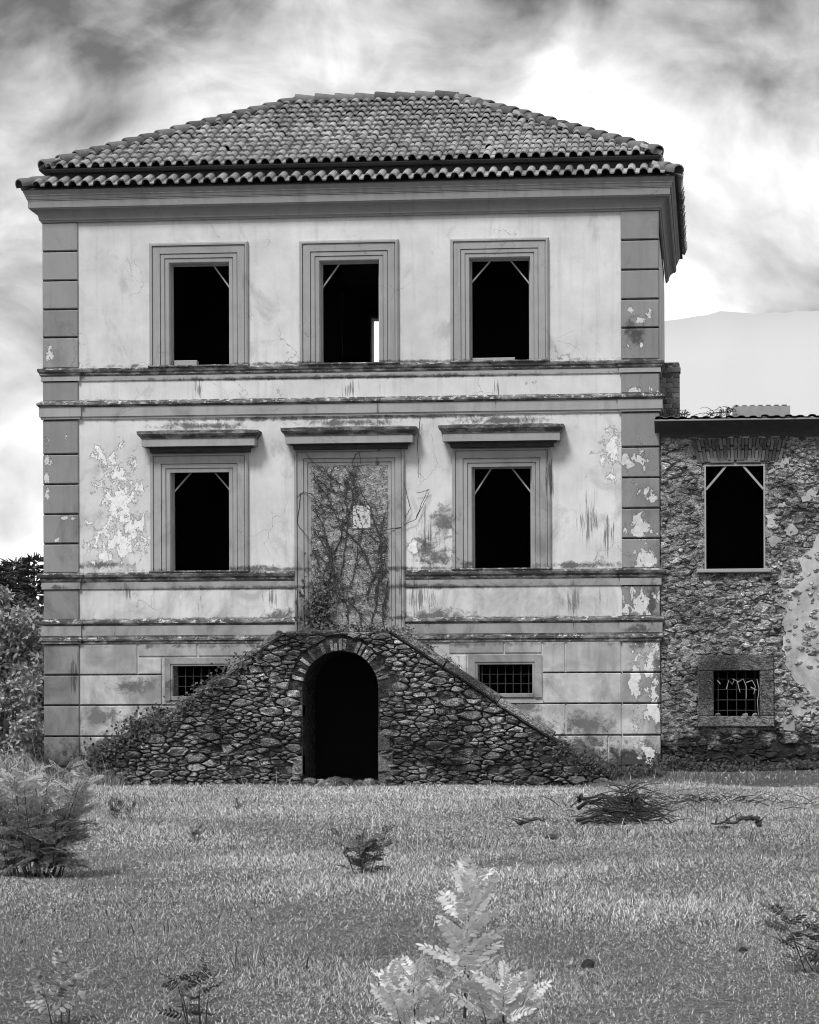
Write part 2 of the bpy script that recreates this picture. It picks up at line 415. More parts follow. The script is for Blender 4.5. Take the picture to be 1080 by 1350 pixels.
def tile_mat():
    m_, N = mat('clay_roof_tile'); p = N.pos(); r = N.rand()
    n = N.noise(p, 3.2, 5, .7); f = N.noise(p, 22, 4, .72); g = N.noise(p, .45, 2)
    c = N.mix(r, .18, .38); c = N.m('MULTIPLY', c, N.m('MULTIPLY_ADD', n, .8, .6)); c = N.m('MULTIPLY', c, N.m('MULTIPLY_ADD', f, .9, .55))
    c = N.m('MULTIPLY', c, N.rng(g, .35, .62, .86, 1.12))
    c = N.mix(N.m('MULTIPLY', N.rng(g, .58, .46), N.rng(n, .50, .62, 0, .45)), c, .06)
    c = N.mix(N.rng(f, .57, .66, 0, .45), c, .07)
    c = N.mix(N.rng(N.m('ADD', f, N.m('MULTIPLY', n, .4)), .78, .86, 0, .6), c, .55)
    N.out(c, .9, f, .5, .01)
    return m_
M_tile = tile_mat()
def grass_mat():
    m_, N = mat('dry_grass'); p = N.pos(); r = N.attr('tone')
    patch = N.noise(p, .16, 4, .6, .4); sm = N.noise(p, .9, 3)
    d = N.m('ADD', N.m('MULTIPLY', patch, .8), N.m('MULTIPLY', sm, .2))
    lo = N.mix(N.rng(d, .40, .58), .045, .11); hi = N.mix(N.rng(d, .40, .58), .58, .85)
    c = N.mix(r, lo, hi)
    N.out(c, .75, None, trans=.2, spec=.3)
    return m_
M_grass = grass_mat()
def ground_mat():
    m_, N = mat('thatch_ground'); p = N.pos()
    n = N.noise(p, .25, 4, .6); f = N.noise(p, 30, 5, .8); g = N.noise(N.scl(p, (1, 1, 1)), 120, 2)
    c = N.m('MULTIPLY', N.m('MULTIPLY_ADD', n, .24, .01), N.rng(f, .38, .62, .25, 1.7))
    c = N.mix(N.rng(g, .58, .68, 0, .4), c, .30)
    N.out(c, .97, f, 1, .05)
    return m_
M_ground = ground_mat()
def hill_mat():
    m_, N = mat('haze_pale_slope'); p = N.pos()
    n = N.noise(p, .0012, 6, .6); c = N.m('MULTIPLY_ADD', n, .06, .44)  # slope colour lightened to carry part of the haze
    N.out(c, .95)
    return m_
M_hill = hill_mat()

# ------------------------------------------------------------------ the villa
villa = thing('ruined_villa', 'pale plastered two-storey abandoned villa with grey corner blocks and hipped tile roof', 'house', (0, 0, 0))
QW = X(104) - XL                       # width of the corner blocks
QP = .045                              # how far they stand proud
Z_TOP = Z(293)
z_us0, z_us1 = Z(502.6), Z(486.5)      # upper sill course
z_mb0, z_mb1 = Z(553), Z(530)          # middle band
z_ls0, z_ls1 = Z(777), Z(756)          # lower sill course
z_bb0, z_bb1 = Z(849), Z(818)          # base band
Z_EAVE = Z(246)
UP = [(223,302,346,484), (421,500,343,481), (618.5,699,339,476)]
LO = [(224.5,302,618,757), None, (622,701,614,753)]
wins_up = [(X(a,c), X(b,c), Z(d,(a+b)/2), Z(c,(a+b)/2)) for a, b, c, d in UP]
wins_lo = [(X(a,c), X(b,c), Z(d,(a+b)/2), Z(c,(a+b)/2)) if 1 else None for a, b, c, d in [LO[0], LO[2]]]
zsu = max(z_us1, 0); zsl = z_ls1
wins_up = [(a, b, zsu, d) for a, b, c, d in wins_up]
wins_lo = [(a, b, zsl, d) for a, b, c, d in wins_lo]
bw_l = (X(228,890), X(300,890), Z(918,264), Z(878,264))
bw_r = (X(630,890), X(702,890), Z(914,666), Z(876,666))
cellar = (X(396,950), X(502,950), -.3, 2.62)
WT = .42
holes = wins_up + wins_lo + [bw_l, bw_r, cellar]
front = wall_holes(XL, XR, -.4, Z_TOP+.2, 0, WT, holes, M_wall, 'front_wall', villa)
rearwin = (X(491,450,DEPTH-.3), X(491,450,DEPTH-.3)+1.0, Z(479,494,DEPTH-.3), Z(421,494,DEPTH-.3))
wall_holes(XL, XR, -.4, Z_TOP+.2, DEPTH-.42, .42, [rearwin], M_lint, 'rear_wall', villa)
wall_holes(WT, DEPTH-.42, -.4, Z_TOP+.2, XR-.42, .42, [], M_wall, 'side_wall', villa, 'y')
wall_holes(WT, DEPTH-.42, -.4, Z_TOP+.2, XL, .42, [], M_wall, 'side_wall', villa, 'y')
# dark rooms behind the openings: floors and lining
for z in (2.25, z_us0-1.05+.0, ):
    pass
z_f1 = z_ls0 - .15; z_f2 = z_us0 - .45
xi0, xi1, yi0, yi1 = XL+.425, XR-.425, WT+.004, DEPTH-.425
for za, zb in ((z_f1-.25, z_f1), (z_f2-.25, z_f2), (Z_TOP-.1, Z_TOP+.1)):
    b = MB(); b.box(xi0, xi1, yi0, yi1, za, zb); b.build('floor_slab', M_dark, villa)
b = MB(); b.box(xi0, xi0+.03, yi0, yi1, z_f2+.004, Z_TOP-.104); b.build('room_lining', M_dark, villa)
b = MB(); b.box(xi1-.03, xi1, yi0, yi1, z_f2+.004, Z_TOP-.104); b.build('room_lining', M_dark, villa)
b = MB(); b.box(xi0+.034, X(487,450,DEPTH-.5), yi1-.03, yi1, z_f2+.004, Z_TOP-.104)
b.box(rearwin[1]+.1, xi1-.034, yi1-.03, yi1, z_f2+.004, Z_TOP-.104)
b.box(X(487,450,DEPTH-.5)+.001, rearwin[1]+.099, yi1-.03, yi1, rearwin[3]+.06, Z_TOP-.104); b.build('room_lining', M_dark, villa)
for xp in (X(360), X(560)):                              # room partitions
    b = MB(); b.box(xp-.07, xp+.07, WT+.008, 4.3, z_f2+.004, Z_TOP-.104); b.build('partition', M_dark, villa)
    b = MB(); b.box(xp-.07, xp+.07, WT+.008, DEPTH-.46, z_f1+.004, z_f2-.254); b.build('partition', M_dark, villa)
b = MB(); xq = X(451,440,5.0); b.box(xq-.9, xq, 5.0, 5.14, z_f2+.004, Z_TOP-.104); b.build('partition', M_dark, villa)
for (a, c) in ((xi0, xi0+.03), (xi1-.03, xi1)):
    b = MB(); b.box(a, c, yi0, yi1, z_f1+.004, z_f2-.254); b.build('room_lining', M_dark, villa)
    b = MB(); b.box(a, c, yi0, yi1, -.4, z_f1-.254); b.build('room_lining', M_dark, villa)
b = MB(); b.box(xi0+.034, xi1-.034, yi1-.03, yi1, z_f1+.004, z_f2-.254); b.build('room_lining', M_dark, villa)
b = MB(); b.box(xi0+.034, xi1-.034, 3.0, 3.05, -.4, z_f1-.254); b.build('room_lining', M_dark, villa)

# corner blocks
def quoin_column(x0, x1, levels, mat_, sides):
    for i in range(len(levels)-1):
        zt, zb = levels[i], levels[i+1]
        b = MB(); b.cbox(x0, x1, -QP-rnd.uniform(0, .004), WT*.9 if sides else .02, zb+.014, zt-.014, .016)
        b.build('corner_block', mat_, villa)
xq0, xq1 = XL-QP, XL+QW
upl = [Z(v) for v in (293, 331.5, 370, 408, 445, 486.2)]
mid = [z_us0+.0, z_mb1]
lol = [Z(v) for v in (553.5, 599, 638.5, 678, 717, 756)]
lpl = [z_ls0, z_bb1]
bal = [Z(v) for v in (849, 890, 930, 971, 1011, 1046)]
for (a, c) in ((xq0, xq1), (X(819.5), XR+QP)):
    for lev, mm in ((upl, M_quoin), (mid, M_quoin), (lol, M_quoin), (lpl, M_quoin if a < 0 else M_quoin)):
        quoin_column(a, c, lev, mm, True)
    quoin_column(a, c, bal, M_quoin if a < 0 else M_base, True)
    # return of the corner strip on the side walls
    for (z0_, z1_) in ((z_us1, Z_TOP), (z_mb1+.0, z_us0), (z_ls1, z_mb0), (z_bb1, z_ls0)):
        pass
XQR = X(819.5)
for (a, c) in ((xq0+.01, xq1-.012), (XQR+.012, XR+QP-.01)):
    b = MB(); b.box(a, c, -.012, WT*.85, -.35, Z_TOP); b.build('corner_bed', M_mortar, villa)
# mouldings: path runs round the outside, outside on the right hand when going left to right along the front
def front_path(x0, x1, back=True):
    q = QP+.004
    return [(XL-q, DEPTH-.1), (XL-q, -q), (xq1+.01, -q), (xq1+.01, 0), (x1, 0)] if x0 is None else None
LPATH = lambda xe: [(XL-QP-.004, DEPTH-.1), (XL-QP-.004, -QP-.004), (xq1+.01, -QP-.004), (xq1+.01, -.001), (xe, -.001)]
RPATH = lambda xe: [(xe, -.001), (XQR-.01, -.001), (XQR-.01, -QP-.004), (XR+QP+.004, -QP-.004), (XR+QP+.004, DEPTH-.1)]
FULL = LPATH(0)[:-1] + RPATH(0)[1:]
def band(profile, path, nm, m_): return sweep(profile, path, False, nm, m_, villa)
# upper sill course: fascia and crowning moulding
h = z_us1 - z_us0
band([(-.02, z_us0), (.025, z_us0), (.025, z_us0+h*.38), (-.02, z_us0+h*.38)], FULL, 'string_course', M_trim)
band([(-.02, z_us0+h*.40), (.035, z_us0+h*.40), (.05, z_us0+h*.52), (.05, z_us0+h*.62), (.075, z_us0+h*.72), (.085, z_us0+h*.9), (.08, z_us1), (-.02, z_us1+.012)], FULL, 'string_course_crown', M_ledge)
# middle band
h = z_mb1 - z_mb0
band([(-.02, z_mb0), (.03, z_mb0), (.03, z_mb0+h*.12), (.055, z_mb0+h*.14), (.055, z_mb0+h*.68), (-.02, z_mb0+h*.68)], FULL, 'string_course', M_trim)
band([(-.02, z_mb0+h*.70), (.065, z_mb0+h*.70), (.085, z_mb0+h*.78), (.10, z_mb0+h*.80), (.095, z_mb0+h*.90), (-.02, z_mb1+.03)], FULL, 'string_course_crown', M_ledge)
# lower sill course and base band stop at the blind door
xd0, xd1 = X(389, 700), X(534, 700)
h = z_ls1 - z_ls0
for path in (LPATH(xd0-.003), RPATH(xd1+.003)):
    band([(-.02, z_ls0), (.025, z_ls0), (.025, z_ls0+h*.42), (-.02, z_ls0+h*.42)], path, 'string_course', M_trim)
    band([(-.02, z_ls0+h*.44), (.03, z_ls0+h*.44), (.045, z_ls0+h*.55), (.045, z_ls0+h*.64), (.08, z_ls0+h*.74), (.095, z_ls0+h*.9), (.09, z_ls1), (-.02, z_ls1+.014)], path, 'string_course_crown', M_ledge)
h = z_bb1 - z_bb0
for path in (LPATH(xd0-.003), RPATH(xd1+.003)):
    band([(-.02, z_bb0), (.035, z_bb0), (.035, z_bb0+h*.10), (.06, z_bb0+h*.13), (.06, z_bb0+h*.22), (.045, z_bb0+h*.25), (.045, z_bb0+h*.32), (-.02, z_bb0+h*.32)], path, 'base_moulding', M_ledge)
    band([(-.02, z_bb0+h*.34), (.04, z_bb0+h*.34), (.04, z_bb0+h*.76), (-.02, z_bb0+h*.76)], path, 'base_course', M_trim)
    band([(-.02, z_bb0+h*.78), (.05, z_bb0+h*.78), (.075, z_bb0+h*.86), (.07, z_bb0+h*.94), (-.02, z_bb1+.025)], path, 'base_course_crown', M_ledge)

# main cornice: hollow below, plain fascia, crowning moulding under the tiles
zc0, zc1, zc2, zc3 = Z(293.5), Z(270.6, 100, -.40), Z(261.5, 100, -.42), Z(246.5, 100, -.52)
CP = (XL-QP) - X(34.5, 265, -.38)      # projection of the fascia
prof = [(-.02, zc0), (.02, zc0), (.03, zc0+.03)]
for i in range(7):
    t = i/6*math.pi/2
    prof.append((.05+(CP-.075)*(1-math.cos(t)), zc0+.04+(zc1-zc0-.07)*math.sin(t)))
prof += [(CP-.02, zc1-.02), (CP, zc1), (CP, zc2), (-.02, zc2+.02)]
sweep(prof, [(XL-QP, DEPTH), (XL-QP, -QP), (XR+QP, -QP), (XR+QP, DEPTH)], False, 'cornice', M_corn, villa)
prof = [(-.02, zc2+.021), (CP+.01, zc2+.004), (CP+.01, zc2+.02), (CP+.022, zc2+.03), (CP+.04, zc2+.085), (CP+.05, zc2+.09), (CP+.05, zc2+.11), (CP+.075, zc3-.04), (CP+.085, zc3), (-.02, zc3+.02)]
sweep(prof, [(XL-QP, DEPTH), (XL-QP, -QP), (XR+QP, -QP), (XR+QP, DEPTH)], False, 'cornice_crown', M_corn, villa)

# ------------------------------------------------------------------ roof
ex0, ex1, ey0, ey1 = X(58, 212, -.05), X(866, 205, -.05), -.05, DEPTH-.05
ze, zr = Z(214, 463, -.05), Z(135.5, 480, 4.1)
run = (ey1-ey0)/2; ym = (ey0+ey1)/2
rx0, rx1 = ex0+run, ex1-run
deck = MB()
deck.add([(ex0,ey0,ze),(ex1,ey0,ze),(ex1,ey1,ze),(ex0,ey1,ze),(rx0,ym,zr),(rx1,ym,zr),
          (ex0,ey0,ze-.06),(ex1,ey0,ze-.06),(ex1,ey1,ze-.06),(ex0,ey1,ze-.06)],
         [(0,1,5,4),(1,2,5),(2,3,4,5),(3,0,4),(6,9,8,7),(0,6,7,1),(1,7,8,2),(2,8,9,3),(3,9,6,0)])
roof = deck.build('roof', M_soil, villa)
TW, NR = .2325, 13
SL = math.hypot(run, zr-ze); EXP = SL/NR
def tile_shape(L=EXP+.07, wd=TW):
    mb = MB(); pr = []
    r_ = wd*.33
    for i in range(7):
        a = math.pi*(1-i/6); pr.append((wd*.34+r_*math.cos(a), r_*1.12*math.sin(a)+.012))
    pr += [(wd*.72, .004), (wd*.97, .004), (wd*1.03, .018)]
    k = len(pr); th = .024
    vs = []
    for (y, lift) in ((0, .052), (L, .004)):
        for (x, z) in pr: vs.append((x, y, z+lift))
    for (x, z) in pr: vs.append((x, 0, z+.052-th))
    for (x, z) in pr: vs.append((x, L*.5, z+.006-th*.5))
    fs = []
    for j in range(k-1):
        fs.append((j, j+1, k+j+1, k+j)); fs.append((2*k+j, 2*k+j+1, j+1, j)); fs.append((3*k+j, 3*k+j+1, 2*k+j+1, 2*k+j))
    mb.add(vs, fs); return mb
tshape = tile_shape(); tmesh = tshape.mesh('roof_tile', M_tile, False)
def slope_matrix(o_, ux, uy):
    uz = ux.cross(uy); m4 = Matrix((ux, uy, uz)).transposed().to_4x4(); m4.translation = o_; return m4
faces4 = []       # corner, along-eave direction, up-slope direction, eave length, is front
ang = math.atan2(zr-ze, run); ca, sa = math.cos(ang), math.sin(ang)
faces4 = [(Vector((ex0,ey0,ze)), Vector((1,0,0)), Vector((0,ca,sa)), ex1-ex0, True),
          (Vector((ex1,ey0,ze)), Vector((0,1,0)), Vector((-ca,0,sa)), ey1-ey0, False),
          (Vector((ex1,ey1,ze)), Vector((-1,0,0)), Vector((0,-ca,sa)), ex1-ex0, False),
          (Vector((ex0,ey1,ze)), Vector((0,-1,0)), Vector((ca,0,sa)), ey1-ey0, False)]
spots = []
for (c0, ux, uy, L, fr) in faces4:
    n = int(round(L/TW))
    for j in range(NR):
        inset = run*(j+.5)/NR
        for i in range(n):
            x = i*L/n
            xc = x + TW*.5
            if xc < inset-.07 or xc > L-inset+.07: continue
            s_ = -.05 + j*EXP + rnd.uniform(-.012, .012)
            slip = rnd.random() < .022
            if slip: s_ -= rnd.uniform(.03, .09)
            m4 = slope_matrix(c0 + ux*(x+rnd.uniform(-.006,.006)) + uy*s_, ux, uy) @ Matrix.Rotation(rnd.uniform(-.15,.15) if slip else rnd.uniform(-.03,.03), 4, 'Z') @ Matrix.Translation((0,0,rnd.uniform(-.008,.010)-.03*math.sin(math.pi*x/L)*math.sin(j*.3)))
            spots.append((0 if fr else 1, abs(j-4), rnd.random(), m4))
fr_spots = [s_ for s_ in spots if s_[0] == 0]; other = [s_ for s_ in spots if s_[0] == 1]
fr_spots.sort(key=lambda s_: (s_[3].translation.y))
single, rest = fr_spots[:300], fr_spots[300:] + other
for s_ in single:
    o = obj('roof_tile', tmesh, roof); o.matrix_local = s_[3]
st = MB()
for s_ in rest:
    st.cur = rnd.random(); st.add([s_[3] @ Vector(v) for v in tshape.v], tshape.f)
tag(st.build('roof_tiles', M_tile, roof), kind='stuff')
# hip and ridge caps
def cap_mesh(L=.47, r=.13):
    mb = MB(); k = 9; vs, fs = [], []
    A = lambda i: R(-28) + R(236)*i/(k-1)
    for (y, rr, lift) in ((0, r, .03), (.05, r*1.05, .03), (L, r*.84, 0)):
        for i in range(k): vs.append((-rr*math.cos(A(i)), y, rr*.85*math.sin(A(i))+lift))
    for i in range(k): vs.append((-(r-.025)*math.cos(A(i)), 0, (r-.025)*.85*math.sin(A(i))+.03))
    for q in range(2):
        for j in range(k-1): fs.append((q*k+j, q*k+j+1, (q+1)*k+j+1, (q+1)*k+j))
    for j in range(k-1): fs.append((3*k+j, 3*k+j+1, j+1, j))
    mb.add(vs, fs); return mb.mesh('ridge_tile', M_cap, True)
cmesh = cap_mesh()
def cap_line(a, b, parent=None, nm='ridge_tile', n=None):
    a, b = Vector(a), Vector(b); L = (b-a).length; n = n or max(1, int(round(L/.40)))
    uy = (b-a).normalized(); ux = uy.cross(Vector((0,0,1))).normalized()
    for i in range(n):
        m4 = slope_matrix(a + uy*(i*L/n) + Vector((0,0,.035+rnd.uniform(0,.015))), ux, uy) @ Matrix.Rotation(rnd.uniform(-.05,.05), 4, 'Z')
        o = obj(nm, cmesh, parent or roof); o.matrix_local = m4
up3 = Vector((0,0,.03))
for (a, b) in (((ex0-.03,ey0-.03,ze), (rx0,ym,zr)), ((ex1+.03,ey0-.03,ze), (rx1,ym,zr)), ((ex1,ey1,ze), (rx1,ym,zr)), ((ex0,ey1,ze), (rx0,ym,zr))):
    cap_line(a, b)
cap_line((rx0, ym, zr+.03), (rx1, ym, zr+.03))
# gutter and dark box eave under the main slope
GP = [(-.06, ze-.075), (.075, ze-.07), (.11, ze-.03), (.115, ze-.012), (.095, ze-.012), (.07, ze-.05), (-.06, ze-.055)]
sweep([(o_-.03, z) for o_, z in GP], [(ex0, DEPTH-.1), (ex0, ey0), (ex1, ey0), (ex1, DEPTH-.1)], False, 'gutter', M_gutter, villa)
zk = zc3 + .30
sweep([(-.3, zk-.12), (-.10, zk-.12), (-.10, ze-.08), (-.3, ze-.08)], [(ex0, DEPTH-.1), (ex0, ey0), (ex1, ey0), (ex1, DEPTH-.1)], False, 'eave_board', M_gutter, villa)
# skirt of tiles on top of the cornice
kx0, kx1, ky0 = X(25, 240, -.5), X(893, 225, -.5), -QP-CP-.12
kin = CP+.13; kz0 = zc3+.03; kz1 = kz0+.16
kang = math.atan2(kz1-kz0, kin); kca, ksa = math.cos(kang), math.sin(kang)
kd = MB(); kd.add([(kx0,ky0,kz0-.03),(kx1,ky0,kz0-.03),(kx1,DEPTH+.3,kz0-.03),(kx0,DEPTH+.3,kz0-.03),
                   (kx0+kin,ky0+kin,kz1-.03),(kx1-kin,ky0+kin,kz1-.03),(kx1-kin,DEPTH-.2,kz1-.03),(kx0+kin,DEPTH-.2,kz1-.03)],
                  [(0,1,5,4),(1,2,6,5),(2,3,7,6),(3,0,4,7),(0,3,2,1)])
skirt = kd.build('eave_skirt', M_soil, villa)
eshape = tile_shape(.60, .2335); emesh = eshape.mesh('eave_tile', M_tile, False)
for (c0, ux, uy, L) in ((Vector((kx0,ky0,kz0)), Vector((1,0,0)), Vector((0,kca,ksa)), kx1-kx0),
                        (Vector((kx1,ky0,kz0)), Vector((0,1,0)), Vector((-kca,0,ksa)), DEPTH+.3-ky0),
                        (Vector((kx0,DEPTH+.3,kz0)), Vector((0,-1,0)), Vector((kca,0,ksa)), DEPTH+.3-ky0)):
    n = int(round(L/.2335))
    for i in range(n):
        x = i*L/n
        if x < .12 or x > L-.30: continue
        o = obj('eave_tile', emesh, skirt)
        o.matrix_local = slope_matrix(c0 + ux*x + uy*(-.05+rnd.uniform(-.012,.012)), ux, uy) @ Matrix.Rotation(rnd.uniform(-.03,.03), 4, 'Z')
for (a, b) in (((kx0-.02,ky0-.02,kz0-.02), (kx0+kin,ky0+kin,kz1-.02)), ((kx1+.02,ky0-.02,kz0-.02), (kx1-kin,ky0+kin,kz1-.02))):
    cap_line(a, b, skirt, 'hip_tile', 2)

# ------------------------------------------------------------------ window surrounds
ARCH = [(0, 0), (0, .06), (.025, .085), (.05, .085), (.052, .045), (.066, .045), (.068, .062), (.185, .056), (.187, .018), (.197, .018), (.199, .040), (.262, .036), (.264, .004), (.274, .004), (.276, .020), (.335, .016), (.34, -.02)]
def scaled_profile(total, prof=ARCH, k=1.0): return [(d*total/.34, h_*k) for d, h_ in prof]
def timber(x0, x1, zt, zb, y, parent, braces='lr', th=.05, sill=False):
    mb = surround([(0, .03), (0, -.03), (th, -.03), (th, .03), (0, .03)], x0+.002, x1-.002, zt-.002, zb, y)
    c = mb.build('casing', M_wood, parent)
    L = .36*(x1-x0)*rnd.uniform(.85,1.1)
    if 'l' in braces:
        b = MB(); b.bar((x0+.02, y, zt-L*rnd.uniform(1.05,1.3)), (x0+L*rnd.uniform(.85,1.05), y, zt-.03), .028, .03); b.build('brace', M_wood, parent)
    if 'r' in braces:
        b = MB(); b.bar((x1-.02, y, zt-L*rnd.uniform(1.05,1.3)), (x1-L*rnd.uniform(.85,1.05), y, zt-.03), .028, .03); b.build('brace', M_wood, parent)
def window(op, outer, zt_out, braces):
    x0, x1, zb, zt = op; ox0, ox1 = outer
    tl = (x0-ox0); mb = MB()
    pr = scaled_profile(x0-ox0)
    s_ = surround(pr, ox0, ox1, zt_out, zb, 0, mb).build('window_surround', M_trim, villa)
    timber(x0, x1, zt, zb, .22, s_, braces, .035)
    sl = MB(); sl.cbox(ox0-.02, ox1+.02, -.115, .30, zb-.006, zb+.03, .01); sl.build('sill', M_ledge, s_)
    return s_
outs_up = [(196,326,321), (394.5,525,318), (593,722.5,314)]
for op, (a, c, t), br in zip(wins_up, outs_up, ('r', 'l', 'lr')):
    m_ = (op[0]-X(a,t) + X(c,t)-op[1])/2
    s_ = window(op, (op[0]-m_, op[1]+m_), op[3]+m_, br)
    if br == 'r':
        b = MB(); b.cbox(op[0]+.06, op[0]+.50, .12, .30, op[2]+.032, op[2]+.15); b.build('loose_board', M_board, s_)
    if br == 'lr':
        b = MB(); b.cbox(op[0]+.04, op[1]-.30, .14, .20, op[2]+.032, op[2]+.11); b.build('sill_board', M_wood, s_)
outs_lo = [(198,327,597), (597,727,590)]
for op, (a, c, t) in zip(wins_lo, outs_lo):
    m_ = (op[0]-X(a,t) + X(c,t)-op[1])/2
    window(op, (op[0]-m_, op[1]+m_), Z(t,(a+c)/2), 'lr')
# hoods, with the shade below them painted as a dark bed
M_shade = plain('shaded_underside', .045, 1.0, 6, .95, .8, .02)
def hood(px0, px1, pyt, pyb, nm='window_hood'):
    x0, x1 = X(px0+7, pyt, -.3), X(px1-7, pyt, -.3); zt, zb = Z(pyt, (px0+px1)/2, -.3), Z(pyb, (px0+px1)/2, -.3)
    h_ = zt-zb
    prof = [(-.02, zb+.0), (.0, zb), (.0, zb+h_*.50)]
    a = sweep([(-.30, zb), (0, zb), (0, zb+h_*.50), (-.30, zb+h_*.50)], [(x0, 0), (x0, -.32), (x1, -.32), (x1, 0)], False, nm, M_trim, villa)
    sweep([(-.30, zb+h_*.502), (.015, zb+h_*.502), (.02, zb+h_*.58), (.055, zb+h_*.70), (.075, zb+h_*.80), (.08, zb+h_*.98), (-.28, zt+.05)], [(x0, 0), (x0, -.32), (x1, -.32), (x1, 0)], False, 'hood_crown', M_ledge, a)
    sweep([(-.2, zb-.10), (-.13, zb-.10), (-.12, zb-.03), (-.06, zb-.004), (-.2, zb-.004)], [(x0, 0), (x0, -.32), (x1, -.32), (x1, 0)], False, 'hood_bed', M_shade, a)
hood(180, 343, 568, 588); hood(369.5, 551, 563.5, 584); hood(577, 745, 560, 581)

# blind door with its walled-up panel
zd_t, zd_b = Z(592, 460), Z(836, 460)
prd = scaled_profile(X(411,700)-xd0, k=1.15)
door = surround(prd, xd0, xd1, zd_t, zd_b, 0).build('blind_door', M_trim, villa)
px0, px1, pzt = X(411,700)-.004, X(512,700)+.004, zd_t-(X(411,700)-xd0)+.004
pm = MB(); nx, nz_ = 18, 40
for j in range(nz_+1):
    for i in range(nx+1):
        edge = 0 if 0 < i < nx and 0 < j < nz_ else 1
        pm.add([(px0+(px1-px0)*i/nx, -.012 - (0 if edge else rnd.uniform(0,.02)), zd_b+(pzt-zd_b)*j/nz_)], [])
pm.f = [(j*(nx+1)+i, j*(nx+1)+i+1, (j+1)*(nx+1)+i+1, (j+1)*(nx+1)+i) for j in range(nz_) for i in range(nx)]
M_panel = mortar_mat('walled_up_panel', .30, .62)
pm.build('panel', M_panel, door, True)
b = MB(); b.cbox(X(466,700), X(489,700), -.045, -.013, Z(697,477), Z(667,477), .006); b.build('plaster_patch', M_lint, door)

# rusticated base: panels with sunk joints
def base_panel(pa, pb, ta, tb, px_=None):
    x0, x1 = X(pa, (ta+tb)/2), X(pb, (ta+tb)/2)
    b = MB(); b.cbox(x0+.014, x1-.014, -.026-rnd.uniform(0,.004), .01, tb+.014, ta-.014, .012); b.build('base_panel', M_base, villa)
lv = [Z(v) for v in (849, 890, 930, 971, 1011, 1046)]
def rowp(r_, cuts):
    for a, c in zip(cuts[:-1], cuts[1:]):
        if a is None or c is None: continue
        x0, x1 = X(a, 900), X(c, 900)
        b = MB(); b.cbox(x0+.013, x1-.013, -.024-rnd.uniform(0,.004), .01, lv[r_+1]+.013, lv[r_]-.013, .012); b.build('base_panel', M_base, villa)
for zj in lv[1:-1]:
    for (a, c) in ((105, 214), (214, 400)) if zj < Z(917) else ((105, 213),):
        b = MB(); b.box(X(a, 900)+.002, X(c, 900)-.002, -.010, .008, zj-.016, zj+.016); b.build('joint', M_mortar, villa)
    for (a, c) in ((520, 820),) if zj < Z(917) else ((716, 820),):
        b = MB(); b.box(X(a, 900)+.002, X(c, 900)-.002, -.010, .008, zj-.016, zj+.016); b.build('joint', M_mortar, villa)
rowp(0, [105, 182, None])
def piece(a, c, t_, b_):
    x0, x1 = X(a, 900), X(c, 900)
    b = MB(); b.cbox(x0+.013, x1-.013, -.024-rnd.uniform(0,.004), .01, b_+.013, t_-.013, .012); b.build('base_panel', M_base, villa)
zwl, zwr = Z(866, 262), Z(862, 666)
piece(182, 261, lv[0], zwl); piece(261, 340, lv[0], zwl); piece(182, 214, zwl, lv[1]); piece(307, 380, zwl, lv[1])
rowp(1, [105, 214]); rowp(2, [105, 182, 300]); rowp(3, [105, 262, 380]); rowp(4, [105, 182, 300])
piece(592, 665, lv[0], zwr); piece(665, 715, lv[0], zwr); piece(715, 746, lv[0], lv[1]); piece(592, 616, zwr, lv[1]); piece(746, 820, lv[0], lv[1])
rowp(1, [715, 820]); rowp(1, [545, 616]); rowp(2, [560, 680, 746, 820]); rowp(3, [640, 720, 802, 820]); rowp(4, [700, 780, 820])
for op, (a, c), zt in ((bw_l, (215, 308), zwl), (bw_r, (617, 714), zwr)):
    x0, x1, zb, zt_ = op
    w_ = (x0-X(a,890)+X(c,890)-x1)/2; 
    s_ = surround([(0, 0), (0, .04), (w_*.72, .04), (w_*.75, .02), (w_*.98, .018), (w_, -.02)], x0-w_, x1+w_, zt_+min(w_, zt-zt_), zb-.08, 0).build('cellar_window_surround', M_trim, villa)
    b = MB(); b.cbox(x0-.02, x1+.02, -.035, .3, zb-.08, zb, .01); b.build('sill', M_trim, s_)
    for i in range(7):
        xx = x0+(x1-x0)*(i+.5)/7
        b = MB(); b.tube([(xx, .10, zb), (xx, .10, zt_)], .009); b.build('grille_bar', M_iron, s_)
    for q in (.33, .66):
        b = MB(); zz = zb+(zt_-zb)*q; b.tube([(x0, .115, zz), (x1, .115, zz)], .007); b.build('grille_bar', M_iron, s_)

